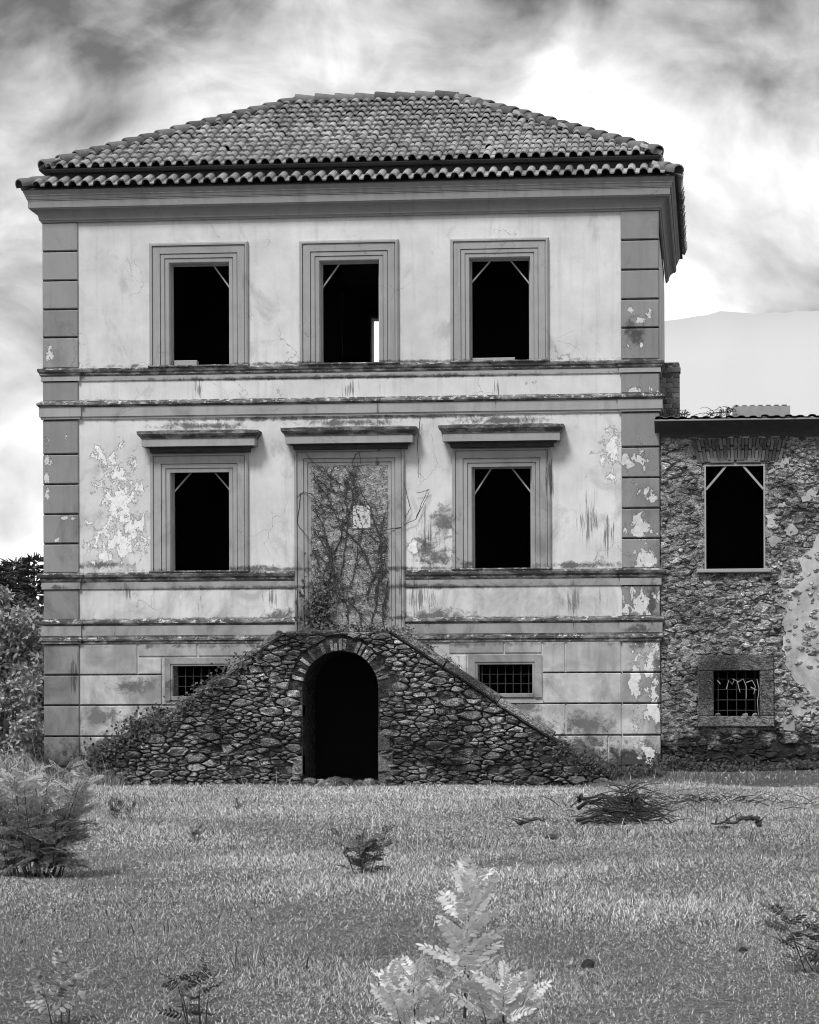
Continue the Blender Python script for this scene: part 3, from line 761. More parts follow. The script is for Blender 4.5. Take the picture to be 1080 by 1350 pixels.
# ------------------------------------------------------------------ rubble masonry
def clip_poly(poly, nx, nz, c):
    """keep the part of a polygon where nx*x + nz*z <= c"""
    out = []
    for i in range(len(poly)):
        p, q = poly[i], poly[(i+1) % len(poly)]
        a, b = nx*p[0]+nz*p[1]-c, nx*q[0]+nz*q[1]-c
        if a <= 0: out.append(p)
        if (a < 0 < b) or (b < 0 < a):
            t = a/(a-b); out.append((p[0]+(q[0]-p[0])*t, p[1]+(q[1]-p[1])*t))
    return out
def rubble_cells(x0, x1, z0, z1, step, planes, excl, rg, asp=1.75):
    pts = []
    tries = int((x1-x0)*(z1-z0)/(step*step*asp)*14)
    arr = np.zeros((0, 3))
    for _ in range(tries):
        x, z = rg.uniform(x0, x1), rg.uniform(z0, z1)
        rr = step*rg.choice((.55, .65, .8, .95, 1.0, 1.5, 1.9))
        if len(arr):
            d = np.hypot((arr[:,0]-x)/asp, arr[:,1]-z)
            if (d < (arr[:,2]+rr)*.5).any(): continue
        arr = np.vstack([arr, (x, z, rr)])
    cells = []
    U = np.stack([arr[:,0]/asp, arr[:,1]], 1)
    for i in range(len(arr)):
        u, v = U[i]; d = np.hypot(U[:,0]-u, U[:,1]-v); near = np.argsort(d)[1:22]
        s_ = step*1.6; poly = [(u-s_, v-s_), (u+s_, v-s_), (u+s_, v+s_), (u-s_, v+s_)]
        for k in near:
            nx, nz = U[k]-U[i]; f = .5 + .0*(arr[i,2]-arr[k,2])
            mx, mz = (U[k]+U[i])/2
            # power-diagram shift so that big stones get more room
            sh = (arr[i,2]**2-arr[k,2]**2)*.22/max(1e-6, (nx*nx+nz*nz))
            poly = clip_poly(poly, nx, nz, nx*(mx+nx*sh)+nz*(mz+nz*sh))
            if len(poly) < 3: break
        if len(poly) < 3: continue
        poly = [(a*asp, b) for a, b in poly]
        for pl in planes: poly = clip_poly(poly, *pl) if len(poly) > 2 else []
        drop = False
        for e in excl:
            if len(poly) < 3: break
            pl = e(arr[i,0], arr[i,1])
            if pl == 'drop': drop = True; break
            if pl: poly = clip_poly(poly, *pl)
        if drop or len(poly) < 3: continue
        A = abs(sum(p[0]*q[1]-q[0]*p[1] for p, q in zip(poly, poly[1:]+poly[:1])))/2
        if A < .0022: continue
        cells.append((A, poly))
    return cells
def rect_excl(x0, x1, z0, z1):
    def f(x, z):
        gaps = [(x0-x, (1,0,x0)), (x-x1, (-1,0,-x1)), (z0-z, (0,1,z0)), (z-z1, (0,-1,-z1))]
        g = max(gaps, key=lambda t: t[0])
        return 'drop' if g[0] < 0 else g[1]
    return f
def stone_mb(poly, yb, proud, rg, gap=.012, mb=None, tone=0.0):
    cx_ = sum(p[0] for p in poly)/len(poly); cz_ = sum(p[1] for p in poly)/len(poly)
    ch = []
    for p, q in zip(poly, poly[1:]+poly[:1]):
        ch.append((p[0]*.86+q[0]*.14, p[1]*.86+q[1]*.14)); ch.append((p[0]*.14+q[0]*.86, p[1]*.14+q[1]*.86))
    n = 8; m_ = len(ch)
    res = [ch[int(i*m_/n)] for i in range(n)] if m_ > n else ch
    n = len(res)
    size = sum(math.hypot(p[0]-cx_, p[1]-cz_) for p in res)/n
    k = max(.55, 1-gap/size)
    res = [(cx_+(p[0]-cx_)*k*rg.uniform(.86,1.06), cz_+(p[1]-cz_)*k*rg.uniform(.86,1.06)) for p in res]
    mb = mb or MB(); mb.cur = tone
    tx, tz = rg.uniform(-.35,.35), rg.uniform(-.5,.3)
    vs = [(p[0], yb, p[1]) for p in res]
    vs += [(cx_+(p[0]-cx_)*.95, yb-proud*.62, cz_+(p[1]-cz_)*.95) for p in res]
    vs += [(cx_+(p[0]-cx_)*.68, yb-proud*rg.uniform(.85,1.1)+tx*(p[0]-cx_)+tz*(p[1]-cz_), cz_+(p[1]-cz_)*.68) for p in res]
    vs.append((cx_, yb-proud*rg.uniform(.95,1.2), cz_))
    fs = []
    for i in range(n):
        j = (i+1) % n
        fs += [(i, j, n+j, n+i), (n+i, n+j, 2*n+j, 2*n+i), (2*n+i, 2*n+j, 3*n)]
    mb.add(vs, fs); return mb
def lay_rubble(cells, yb, mat_, parent, rg, pr=(.03,.09), gap=.012, most=300):
    cells = sorted(cells, key=lambda c: -c[0])
    for A, poly in cells[:most]:
        stone_mb(poly, yb, rg.uniform(*pr), rg, gap).build('rubble_stone', mat_, parent)
    if len(cells) > most:
        mb = MB()
        for A, poly in cells[most:]: stone_mb(poly, yb, rg.uniform(*pr), rg, gap, mb, rg.random())
        tag(mb.build('small_stones', mat_, parent), kind='stuff')

# ------------------------------------------------------------------ double stair with the arched cellar door
SY = -1.55
stair = thing('stone_staircase', 'ruinous rubble stone double staircase with arched black doorway below the blind door', 'staircase', (0, 0, 0))
def S(px, py): q = at(px, py, SY); return (q.x, q.z)
LB, LT, RT, RB = S(82, 1038), S(374, 834), S(512, 832), S(826, 1040)
GB = -.15
ax = (S(399,950)[0]+S(499,950)[0])/2; ar = (S(499,950)[0]-S(399,950)[0])/2
asp_z = S(449,858)[1] - ar
def top_z(x):
    if x < LT[0]: return LT[1]+(LB[1]-LT[1])*(x-LT[0])/(LB[0]-LT[0])
    if x > RT[0]: return RT[1]+(RB[1]-RT[1])*(x-RT[0])/(RB[0]-RT[0])
    return LT[1]+(RT[1]-LT[1])*(x-LT[0])/(RT[0]-LT[0])
xs = sorted(set([LB[0]+(RB[0]-LB[0])*i/60 for i in range(61)] + [LT[0], RT[0]] + [ax+ar*math.cos(math.pi*i/16) for i in range(17)]))
core = MB()
for x0, x1 in zip(xs[:-1], xs[1:]):
    if x1-x0 < 1e-5: continue
    inside = abs((x0+x1)/2-ax) < ar
    zb0 = asp_z+math.sqrt(max(0, ar*ar-(x0-ax)**2)) if inside else GB
    zb1 = asp_z+math.sqrt(max(0, ar*ar-(x1-ax)**2)) if inside else GB
    zt0, zt1 = max(zb0, top_z(x0)), max(zb1, top_z(x1))
    core.add([(x0,SY,zb0),(x1,SY,zb1),(x1,SY,zt1),(x0,SY,zt0)], [(0,1,2,3)])
    core.add([(x0,SY,zt0),(x1,SY,zt1),(x1,-.03,zt1),(x0,-.03,zt0)], [(0,1,2,3)])
    if inside: core.add([(x0,SY,zb0),(x1,SY,zb1),(x1,-.03,zb1),(x0,-.03,zb0)], [(3,2,1,0)])
for s_ in (-1, 1):
    xx = ax+s_*ar
    core.add([(xx,SY,GB),(xx,-.03,GB),(xx,-.03,asp_z),(xx,SY,asp_z)], [(0,1,2,3)])
core.build('mortar_core', M_mortar, stair)
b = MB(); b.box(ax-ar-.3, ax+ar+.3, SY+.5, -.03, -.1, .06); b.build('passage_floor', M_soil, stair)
rg = random.Random(11)
def arch_excl(x, z):
    r_ = ar+.24
    if z < asp_z:
        hw = ar+.02
        if abs(x-ax) < hw: return 'drop'
        return (1,0,ax-hw) if x < ax else (-1,0,-(ax+hw))
    d = math.hypot(x-ax, z-asp_z)
    if d < r_: return 'drop'
    nx, nz = (x-ax)/d, (z-asp_z)/d
    return (-nx, -nz, -(nx*ax+nz*asp_z+r_))
def plane_of(a, c_):          # keep what lies below the line a-c
    dx, dz = c_[0]-a[0], c_[1]-a[1]; L = math.hypot(dx, dz); nx, nz = -dz/L, dx/L
    return (nx, nz, nx*a[0]+nz*a[1]-.02)
cells = rubble_cells(LB[0]-.1, RB[0]+.1, GB, LT[1]+.1, .078, [plane_of(LB, LT), plane_of(LT, RT), plane_of(RT, RB), (0,-1,-GB)], [arch_excl], rg, 2.5)
lay_rubble(cells, SY+.01, M_stone, stair, rg, (.012, .13), .007)
# brick voussoirs round the arch
nv = 31
for i in range(nv):
    a0 = math.pi*(i+.12)/nv; a1 = math.pi*(i+.88)/nv
    ri, ro = ar-.005+rg.uniform(0,.02), ar+rg.uniform(.13,.235); y0 = SY-rg.uniform(.0,.06); c = .01; a0 += rg.uniform(-.01,.01); a1 += rg.uniform(-.01,.01)
    P = lambda r_, a: (ax+r_*math.cos(a), asp_z+r_*math.sin(a))
    q = [P(ri,a0), P(ro,a0), P(ro,a1), P(ri,a1)]; mx, mz = sum(p[0] for p in q)/4, sum(p[1] for p in q)/4
    b = MB(); b.add([(p[0], SY+.12, p[1]) for p in q] + [(p[0], y0+c, p[1]) for p in q] + [(mx+(p[0]-mx)*.86, y0, mz+(p[1]-mz)*.9) for p in q],
                    [(0,4,5,1),(1,5,6,2),(2,6,7,3),(3,7,4,0),(4,8,9,5),(5,9,10,6),(6,10,11,7),(7,11,8,4),(8,11,10,9)])
    if rg.random() > .25: b.build('arch_brick', M_stone, stair)
# jamb blocks beside the doorway
for s_ in (-1, 1):
    z = 0.02
    while z < asp_z-.1:
        hgt = min(rg.choice((.16,.22,.30,.38)), asp_z-z)
        if rg.random() < .62:
            wd = rg.uniform(.18,.30); x0 = ax+s_*ar; x1 = x0+s_*wd
            b = MB(); b.cbox(min(x0,x1), max(x0,x1), SY-rg.uniform(.05,.09), SY+.3, z+.012, z+hgt-.012, .03); b.build('jamb_block', M_stone, stair)
        z += hgt
# sloping copings and the landing slab edge
def coping(a, c_, n, proud=.10, th=.13, parts=None):
    a, c_ = Vector((a[0],0,a[1])), Vector((c_[0],0,c_[1])); d = c_-a; L = d.length; d.normalize(); nrm = Vector((-d.z,0,d.x)); nrm = nrm if nrm.z > 0 else -nrm
    t = 0
    for i in range(n):
        ln = L/n*(1 if parts is None else 1); p0 = a+d*(i*L/n+.008); p1 = a+d*((i+1)*L/n-.008)
        dz = rg.uniform(-.02,.02); tilt = rg.uniform(-.012,.012)
        mb = MB(); vs = []
        for p, tl in ((p0, -tilt), (p1, tilt)):
            for (yy, hh) in ((SY-proud, .035), (SY-proud, th-.03), (SY-proud+.03, th), (SY+.34, th), (SY+.34, 0), (SY-proud+.05, 0)):
                q = p+nrm*(hh+dz+tl); vs.append((q.x, yy, q.z))
        k = 6
        mb.add(vs, [(j, (j+1) % k, k+(j+1) % k, k+j) for j in range(k)] + [tuple(range(k-1,-1,-1)), tuple(range(k,2*k))])
        mb.build('coping_stone', M_cop, stair)
coping(S(373,838), S(326,873), 1, .12); coping(S(324,875), S(206,960), 3, .06, .10)
coping(S(513,833), S(583,881), 1, .10, .14); coping(S(585,881), S(727,974), 2, .13, .14)
for (a, c, d, e) in ((.05,.52,.03,.0), (.55,.98,.055,.02), (1.02,1.62,.02,-.01)):
    b = MB(); b.cbox(LT[0]+a, LT[0]+c, SY-d, -.04, LT[1]-.05, LT[1]+.02+e, .03); b.build('landing_slab', M_cop, stair)
for s_, (a, c_) in ((-1, (LT, LB)), (1, (RT, RB))):       # treads behind the copings
    n = 15
    for i in range(n):
        xa = a[0]+(c_[0]-a[0])*i/n; xb = a[0]+(c_[0]-a[0])*(i+1)/n; zt = a[1]+(c_[1]-a[1])*(i+1)/n+.06
        b = MB(); b.cbox(min(xa,xb), max(xa,xb), SY+.36, -.06, zt-.25, zt, .01); b.build('step', M_cop, stair)

# ------------------------------------------------------------------ the stone wing on the right
wing = thing('stone_wing', 'low rubble stone side wing with dark eaves and brick window arch', 'outbuilding', (0, 0, 0))
WX0, WX1, WYD = XR+QP+.006, 14.0, 6.0
WZT = Z(560, 970)
ww = (X(929,680), X(1009,680), Z(750,970), Z(612,970))
wl = (X(941,915), X(1002,915), Z(945,970), Z(884,970))
wlo = (X(921,915), X(1020,915), Z(958,970), Z(864,970))
wall_holes(WX0, WX1, -.4, WZT, .03, .45, [ww, wl], M_wmortar, 'front_wall', wing)
b = MB(); b.box(WX0, WX1, WYD-.3, WYD, -.4, WZT); b.build('rear_wall', M_wmortar, wing)
b = MB(); b.box(WX1-.3, WX1, .485, WYD-.305, -.4, WZT); b.build('side_wall', M_wmortar, wing)
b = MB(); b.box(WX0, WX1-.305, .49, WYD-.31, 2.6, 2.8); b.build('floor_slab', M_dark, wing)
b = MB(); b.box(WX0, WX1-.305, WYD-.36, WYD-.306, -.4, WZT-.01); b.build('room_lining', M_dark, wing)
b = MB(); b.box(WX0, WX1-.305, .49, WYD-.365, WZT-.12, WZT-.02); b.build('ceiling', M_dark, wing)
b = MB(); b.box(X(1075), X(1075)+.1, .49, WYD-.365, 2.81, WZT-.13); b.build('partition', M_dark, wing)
rg = random.Random(23)
arch0, arch1 = X(914,595), X(1036,595)
az0, az1 = Z(609,970), Z(578,970)
cells = rubble_cells(WX0, 10.2, -.3, Z(575,970), .086, [(-1,0,-WX0-.01), (1,0,10.2), (0,-1,.3), (0,1,Z(575,970))],
    [rect_excl(ww[0]-.03, ww[1]+.03, ww[2]-.09, az0+.0), rect_excl(arch0, arch1, az0, az1), rect_excl(*wlo)], rg, 2.0)
lay_rubble(cells, .045, M_wstone, wing, rg, (.002, .085), .003)
# flat arch of bricks on edge
nb = 25; xm = (arch0+arch1)/2
for i in range(nb):
    t = (i+.5)/nb*2-1
    lean = t*.20; xb_ = xm + t*(arch1-arch0)/2*.90; xt_ = xm + t*(arch1-arch0)/2*1.02
    sag = .05*(1-t*t); w_ = (arch1-arch0)/nb*.40
    for (s0, s1) in (((0, .46), (.49, 1)) if i % 2 else ((0, .62), (.65, 1))):
        za, zb = az0-.02+sag+(az1-az0-.0)*s0, az0-.02+sag+(az1-az0-.02)*s1
        xa, xc = xb_+(xt_-xb_)*s0, xb_+(xt_-xb_)*s1
        y0 = -rg.uniform(.0,.03); q = [(xa-w_,za),(xa+w_,za),(xc+w_,zb),(xc-w_,zb)]; mx, mz = sum(p[0] for p in q)/4, sum(p[1] for p in q)/4
        b = MB(); b.add([(p[0], .06, p[1]) for p in q] + [(p[0], y0+.008, p[1]) for p in q] + [(mx+(p[0]-mx)*.82, y0, mz+(p[1]-mz)*.93) for p in q],
            [(1,5,4,0),(2,6,5,1),(3,7,6,2),(0,4,7,3),(5,9,8,4),(6,10,9,5),(7,11,10,6),(4,8,11,7),(8,9,10,11)])
        b.build('arch_brick', M_brickp, wing)
for (a, c) in ((936, 968), (971, 1003)):
    b = MB(); b.cbox(X(a,608), X(c,608), -.015, .06, Z(610.5,970), Z(604,970), .012); b.build('arch_brick', M_brickp, wing)
mb = surround([(0, .03), (0, -.03), (.03, -.03), (.03, .03), (0, .03)], ww[0]-.001, ww[1]+.001, ww[3]+.001, ww[2], .05)
wf = mb.build('window_casing', M_wood, wing)
for (xa, xb_) in ((ww[0]+.03, ww[0]+.40), (ww[1]-.03, ww[1]-.40)):
    b = MB(); b.bar((xa, .06, ww[3]-.46), (xb_, .06, ww[3]-.03), .04, .03); b.build('brace', M_wood, wf)
b = MB(); b.cbox(X(919,750), X(1017,750), -.10, .40, ww[2]-.07, ww[2], .012); b.build('sill', M_board, wf)
# low barred window in a heavy stone frame
M_frame = rubble('lichen_stone_frame', .18, .40, damp=.0)
for (a, c, d, e) in ((wlo[0], wlo[1], wl[3], wlo[3]), (wlo[0], wl[0], wlo[2]+.20, wl[3]-.004), (wl[1], wlo[1], wlo[2]+.20, wl[3]-.004)):
    b = MB(); b.cbox(a, c, -.06, .2 if a != wlo[0] or c != wlo[1] else .2, d, e, .012); fr_ = b.build('frame_stone', M_frame, wing)
b = MB(); b.cbox(wlo[0]-.01, wlo[1]+.01, -.12, .35, wlo[2], wlo[2]+.195, .015); sill = b.build('sill', M_frame, wing)
for i in range(5):
    xx = wl[0]+(wl[1]-wl[0])*(i+.5)/5
    b = MB(); b.tube([(xx, .16, wl[2]), (xx, .16, wl[3])], .008); b.build('grille_bar', M_iron, wing)
for i in range(4):
    zz = wl[2]+(wl[3]-wl[2])*(i+.6)/4.4
    b = MB(); b.tube([(wl[0], .175, zz), (wl[1], .175, zz)], .008); b.build('grille_bar', M_iron, wing)
# remains of render at the right
M_wpl = plaster('wing_render', .42, .30, .95, .08, 1, .15, lambda x, z: False, False)
def remnant(out_px, dense=3.5):
    pts = []
    for p, q in zip(out_px, out_px[1:]+out_px[:1]):
        n = max(2, int(math.hypot(p[0]-q[0], p[1]-q[1])/dense)); jj = rg.uniform(1, 3.5)
        for i in range(n): pts.append((p[0]+(q[0]-p[0])*i/n+rg.uniform(-1.5,1.5)+jj*math.sin(i*.9+p[0]), p[1]+(q[1]-p[1])*i/n+rg.uniform(-1.5,1.5)+jj*math.cos(i*.7+p[1])))
    P2 = [at(a, c, -.03) for a, c in pts]; n = len(P2); y0 = rg.uniform(-.004, .004)
    mb = MB(); mb.add([(p.x, .05, p.z) for p in P2]+[(p.x, y0-.004+rg.uniform(-.006,.006), p.z) for p in P2],
        [(i, (i+1) % n, n+(i+1) % n, n+i) for i in range(n)]+[tuple(n+i for i in range(n))])
    mb.build('render_remnant', M_wpl, wing)
remnant([(1034,850),(1036,800),(1042,776),(1052,770),(1056,735),(1070,722),(1084,700),(1120,675),(1180,690),(1200,720),(1200,900),(1150,928),(1100,915),(1072,928),(1056,905),(1046,895),(1036,875)])
for _ in range(26):
    cx_, cy_ = rg.uniform(1012,1120), rg.choice((rg.uniform(680,800), rg.uniform(880,985), rg.uniform(600,700)))
    if cx_ < 1026 and 855 < cy_ < 965: continue
    r_ = rg.uniform(4, 13); k = rg.randint(5, 8); ph = rg.uniform(0, 6)
    remnant([(cx_+r_*rg.uniform(.6,1.3)*math.cos(ph+6.283*i/k), cy_+r_*rg.uniform(.5,1.0)*math.sin(ph+6.283*i/k)) for i in range(k)], 4)
# coved eaves, gutter strip and low tiled roof
zs0, zs1 = Z(577, 970), Z(554.5, 970, -.4)
ec = MB(); k = []
for i in range(7):
    t = i/6; k.append((.02-.42*(t**1.5), zs0+(zs1-zs0)*(t**.8)))
prof = [(-y, z) for y, z in k] + [(.42, zs1+.02), (-.3, zs1+.04), (-.3, zs0)]
M_eave = plain('dark_eave', .06, 1.0, 6, .95, .8, .02)  # dark mottled colour over the whole cove
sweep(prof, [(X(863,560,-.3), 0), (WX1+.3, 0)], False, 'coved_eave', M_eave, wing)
b = MB(); b.tube([(X(863,560,-.42)+.0, -.425, zs1+.02), (WX1+.3, -.425, zs1+.02)], .016, None, 6); b.build('eave_wire', M_board, wing)
zw = zs1+.05
b = MB(); b.add([(X(863,560,-.42), -.44, zw), (WX1+.35, -.44, zw), (WX1+.35, WYD+.3, zw+.30), (X(863,560,-.42), WYD+.3, zw+.30)], [(0,1,2,3)]); wroof = b.build('roof', M_soil, wing)
wt_shape = tile_shape(.5, .215); wt_mesh = wt_shape.mesh('eave_tile', M_cap, False)
x = X(864,560,-.42); k = 0
while x < 11.5:
    o = obj('eave_tile', wt_mesh, wroof, (x, -.46+rg.uniform(-.02,.02), zw-.005+rg.uniform(-.006,.01))); o.rotation_euler = (R(3), 0, rg.uniform(-.04,.04)); o.scale = (1,1,.34); x += .215
# brick chimney against the villa
cx0, cx1, cy0, cy1 = X(868.5,510,.9), X(896,510,.9), .9, 1.35
cz0, cz1 = zw+.0, Z(477, 882, .9)
ch = MB(); ch.box(cx0+.012, cx1-.012, cy0+.012, cy1-.012, cz0-.4, cz1-.01); chim = ch.build('chimney', M_wmortar, wing)
nc = 13; hc = (cz1-cz0+.05)/nc
for i in range(nc):
    za = cz0-.05+i*hc; zb = za+hc-.011; out = .02 if i == nc-2 else 0; j = rg.uniform(-.004,.004)
    W_ = cx1-cx0; cut = cx0+W_*(.35 if i % 2 else .66)
    for (a, c) in ((cx0-out, cut-.006), (cut+.006, cx1+out)):
        if i == nc-1 and rg.random() < .4: continue
        b = MB(); b.cbox(a+j, c+j, cy0-out+rg.uniform(-.004,.006), cy0+.12, za, zb, .007); b.build('brick', M_brick, chim)
    b = MB(); b.cbox(cx1-.12+out, cx1+out-.002, cy0+.13, cy1-.14, za, zb, .007); b.build('brick', M_brick, chim)
    b = MB(); b.cbox(cx0, cx1, cy1-.125, cy1, za, zb, .007); b.build('brick', M_brick, chim)
# hollow clay block left lying on the wing roof
yb_ = .5; bx0, bx1, bz0, bz1 = X(966,540,yb_), X(1042,540,yb_), Z(547,1000,yb_), Z(535,1000,yb_)
blk = thing('hollow_clay_block', 'long pale hollow clay block lying on the wing roof', 'block', (0,0,0))
zr_ = zw + .30*(yb_+.44)/(WYD+.74)
b = MB(); b.cbox(bx0, bx1, yb_, yb_+.05, zr_-.01, bz1, .008); b.box(bx0, bx1, yb_+.30, yb_+.34, zr_-.01, bz1)
b.box(bx0, bx1, yb_+.051, yb_+.299, bz1-.045, bz1-.002); b.box(bx0, bx1, yb_+.051, yb_+.299, zr_-.01, zr_+.03); b.box(bx0, bx1-.01, yb_+.16, yb_+.19, zr_+.031, bz1-.046)
b.build('shell', M_clay, blk)
for i in range(7):
    xx = bx0+(bx1-bx0)*(i+.2)/7.2
    b = MB(); b.cbox(xx, xx+.085, yb_-.006, yb_+.33, bz1+.0, bz1+.022, .006); b.build('rib', M_clay, blk)

from mathutils import Euler
# ------------------------------------------------------------------ ground
def ground_sheet():
    xs_ = [-3000,-1200,-500,-200,-90,-45,-28] + [-20+i*.5 for i in range(81)] + [28,45,90,200,500,1200,3000]
    ys_ = [-400,-200,-100,-70] + [-55+i*.5 for i in range(121)] + [12,20,40,90,200,500,1200,3000,6000]
    vs, fs = [], []
    for y in ys_:
        for x in xs_: vs.append((x, y, gz(x, y) if y < 12 and abs(x) < 30 else (0 if y < 60 else -.5)))
    nx = len(xs_)
    for j in range(len(ys_)-1):
        for i in range(nx-1): fs.append((j*nx+i, j*nx+i+1, (j+1)*nx+i+1, (j+1)*nx+i))
    mb = MB(); mb.add(vs, fs); o = mb.build('ground', M_ground, None, True); o['kind'] = 'structure'
    # far plain so that the sheet meets the hills
ground_sheet()

# ------------------------------------------------------------------ grass
def blades(name, mat_, xy, length, width, lean, seed, tone=None):
    rs = np.random.RandomState(seed); n = len(xy)
    z = np.array([gz(a, b) for a, b in xy])
    L = rs.uniform(length[0], length[1], n)*(.7+.6*rs.rand(n))*np.where(rs.rand(n) < .05, 2.2, 1)
    L *= np.array([.65+.75*max(0, math.sin(a*.9+2*math.sin(b*.37))*math.sin(b*.8+1.5*math.sin(a*.5))) for a, b in xy]); wd = rs.uniform(width[0], width[1], n)
    an = rs.rand(n)*2*np.pi; ln = rs.uniform(lean[0], lean[1], n); fa = an + rs.uniform(-.9, .9, n)+np.pi/2
    dx, dy = np.cos(an), np.sin(an); wx, wy = np.cos(fa)*wd/2, np.sin(fa)*wd/2
    s1, c1 = np.sin(ln*.7), np.cos(ln*.7); s2, c2 = np.sin(np.minimum(ln*1.35, 1.75)), np.cos(np.minimum(ln*1.35, 1.75))
    b = np.stack([xy[:,0], xy[:,1], z-.005], 1)
    m_ = b + np.stack([dx*s1*L*.5, dy*s1*L*.5, c1*L*.5], 1)
    t = m_ + np.stack([dx*s2*L*.5, dy*s2*L*.5, c2*L*.5], 1)
    w_ = np.stack([wx, wy, np.zeros(n)], 1)
    V = np.stack([b-w_, b+w_, m_+w_*.8, m_-w_*.8, t], 1).reshape(-1, 3)
    base = np.arange(n)*5
    quads = np.stack([base, base+1, base+2, base+3], 1); tris = np.stack([base+3, base+2, base+4], 1)
    me = bpy.data.meshes.new(name)
    me.vertices.add(n*5); me.vertices.foreach_set('co', V.astype(np.float32).ravel())
    me.loops.add(n*7); li = np.concatenate([quads, tris], 1).ravel(); me.loops.foreach_set('vertex_index', li.astype(np.int32))
    me.polygons.add(n*2)
    ls = np.stack([np.arange(n)*7, np.arange(n)*7+4], 1).ravel(); me.polygons.foreach_set('loop_start', ls.astype(np.int32))
    me.update(calc_edges=True); me.validate()
    at_ = me.attributes.new('tone', 'FLOAT', 'POINT')
    tv = rs.beta(.55, .65, n) if tone is None else tone(rs, n)
    at_.data.foreach_set('value', np.repeat(tv, 5).astype(np.float32))
    me.materials.append(mat_)
    return obj(name, me)
def field(y0, y1, dens, seed, margin=1.6):
    """random points of the lawn in front of the camera, with a margin on both sides"""
    rs = np.random.RandomState(seed); pts = []
    def edge(px, y): 
        d = fwd*F + rt*(px-PPX); return CAM.x + d.x*(y-CAM.y)/d.y
    A = 0
    n = int((y1-y0)*(edge(1080,y1)-edge(0,y1)+2*margin)*dens)
    y = rs.uniform(y0, y1, n); k = (y-CAM.y)
    d0 = fwd*F + rt*(0-PPX); d1 = fwd*F + rt*(1080-PPX)
    xl, xr = CAM.x + d0.x/d0.y*k - margin, CAM.x + d1.x/d1.y*k + margin
    x = rs.uniform(xl.min(), xr.max(), n); ok = (x > xl) & (x < xr)
    # nothing grows inside the stair or the house
    ok &= ~((y > SY-.03) & (x > LB[0]+.3) & (x < RB[0]-.3)) & (y < -.05)
    bare = (y > -2.3+.25*np.sin(x*2.3)) & (x > RB[0]-1.2) & (rs.rand(n) < .90)
    ok &= ~bare
    return np.stack([x[ok], y[ok]], 1)
GC = CAM.y
lawn = []
for (a, c, dens, ln, wd, sd_) in ((10.5, 17, 5000, (.014,.045), (.0028,.005), 1), (17, 26, 2300, (.02,.055), (.0045,.008), 2), (26, 37, 1150, (.028,.07), (.007,.011), 3), (37, 48, 800, (.035,.085), (.009,.014), 4)):
    lawn.append((field(GC+a, GC+c, dens, sd_), ln, wd, sd_))
for xy, ln, wd, sd_ in lawn:
    o = blades('lawn_grass', M_grass, xy, ln, wd, (.6, 1.5), sd_, lambda rs, n, k=sd_: rs.beta(*((.75,.62),(.72,.62),(.75,.6),(1.1,.55))[k-1], n))
    tag(o, ['short dry grass of the lawn nearest the camera', 'short dry grass in the middle of the lawn', 'short dry grass of the lawn before the staircase', 'short dry grass along the foot of the house'][sd_-1], 'grass', kind='stuff')
# taller weeds along the walls
def weed_points(px_list, seed, n, spread):
    rs = np.random.RandomState(seed); P = []
    for (a, c, y) in px_list:
        P.append(np.stack([rs.uniform(a, c, n), y + rs.normal(0, spread, n)], 1))
    return np.concatenate(P)
xyw = weed_points([(XL-4, XL+.6, -.6), (XL-4, XL-.2, .3), (XL+1, LB[0]+1.2, SY-.25)], 5, 1300, .28)
xyw = xyw[~((xyw[:,1] > SY-.02) & (xyw[:,0] > LB[0]+.2) & (xyw[:,0] < RB[0]-.5)) & ~((xyw[:,1] > -.06) & (xyw[:,0] > XL-.1))]
tag(blades('weeds', M_grass, xyw, (.18,.5), (.008,.016), (.15,.9), 6, lambda rs, n: rs.beta(1.2, 2.2, n)), 'tall loose weeds at the foot of the left corner of the villa', 'weeds', kind='stuff')

rt_ = np.random.RandomState(44); tc = field(GC+13, GC+45, .22, 45); tc = tc[rt_.permutation(len(tc))[:110]]
tuft = np.concatenate([c_+rt_.normal(0, .07+.08*rt_.rand(), (rt_.randint(14, 44), 2)) for c_ in tc]); tuft = tuft[tuft[:,1] < SY-.1]
tag(blades('grass_tufts', M_grass, tuft, (.06,.17), (.005,.010), (.15,1.1), 46, lambda rs, n: rs.beta(.6, 1.6, n)), 'scattered longer tufts of grass and weeds over the lawn', 'grass tufts', kind='stuff')
xyw = weed_points([(LB[0]-.6, RB[0]+.6, SY-.12), (RB[0]-.8, 10.5, -1.6)], 15, 900, .2)
xyw = xyw[~((xyw[:,1] > SY-.02) & (xyw[:,0] > LB[0]+.2) & (xyw[:,0] < RB[0]-.5)) & (xyw[:,1] < -.1) & ~(np.abs(xyw[:,0]-ax) < .7)]
tag(blades('low_weeds', M_grass, xyw, (.04,.15), (.010,.018), (.1,1.2), 16, lambda rs, n: rs.beta(.7, 3.0, n)), 'low dark weeds in a ragged strip along the stair wall and the wing', 'weeds', kind='stuff')

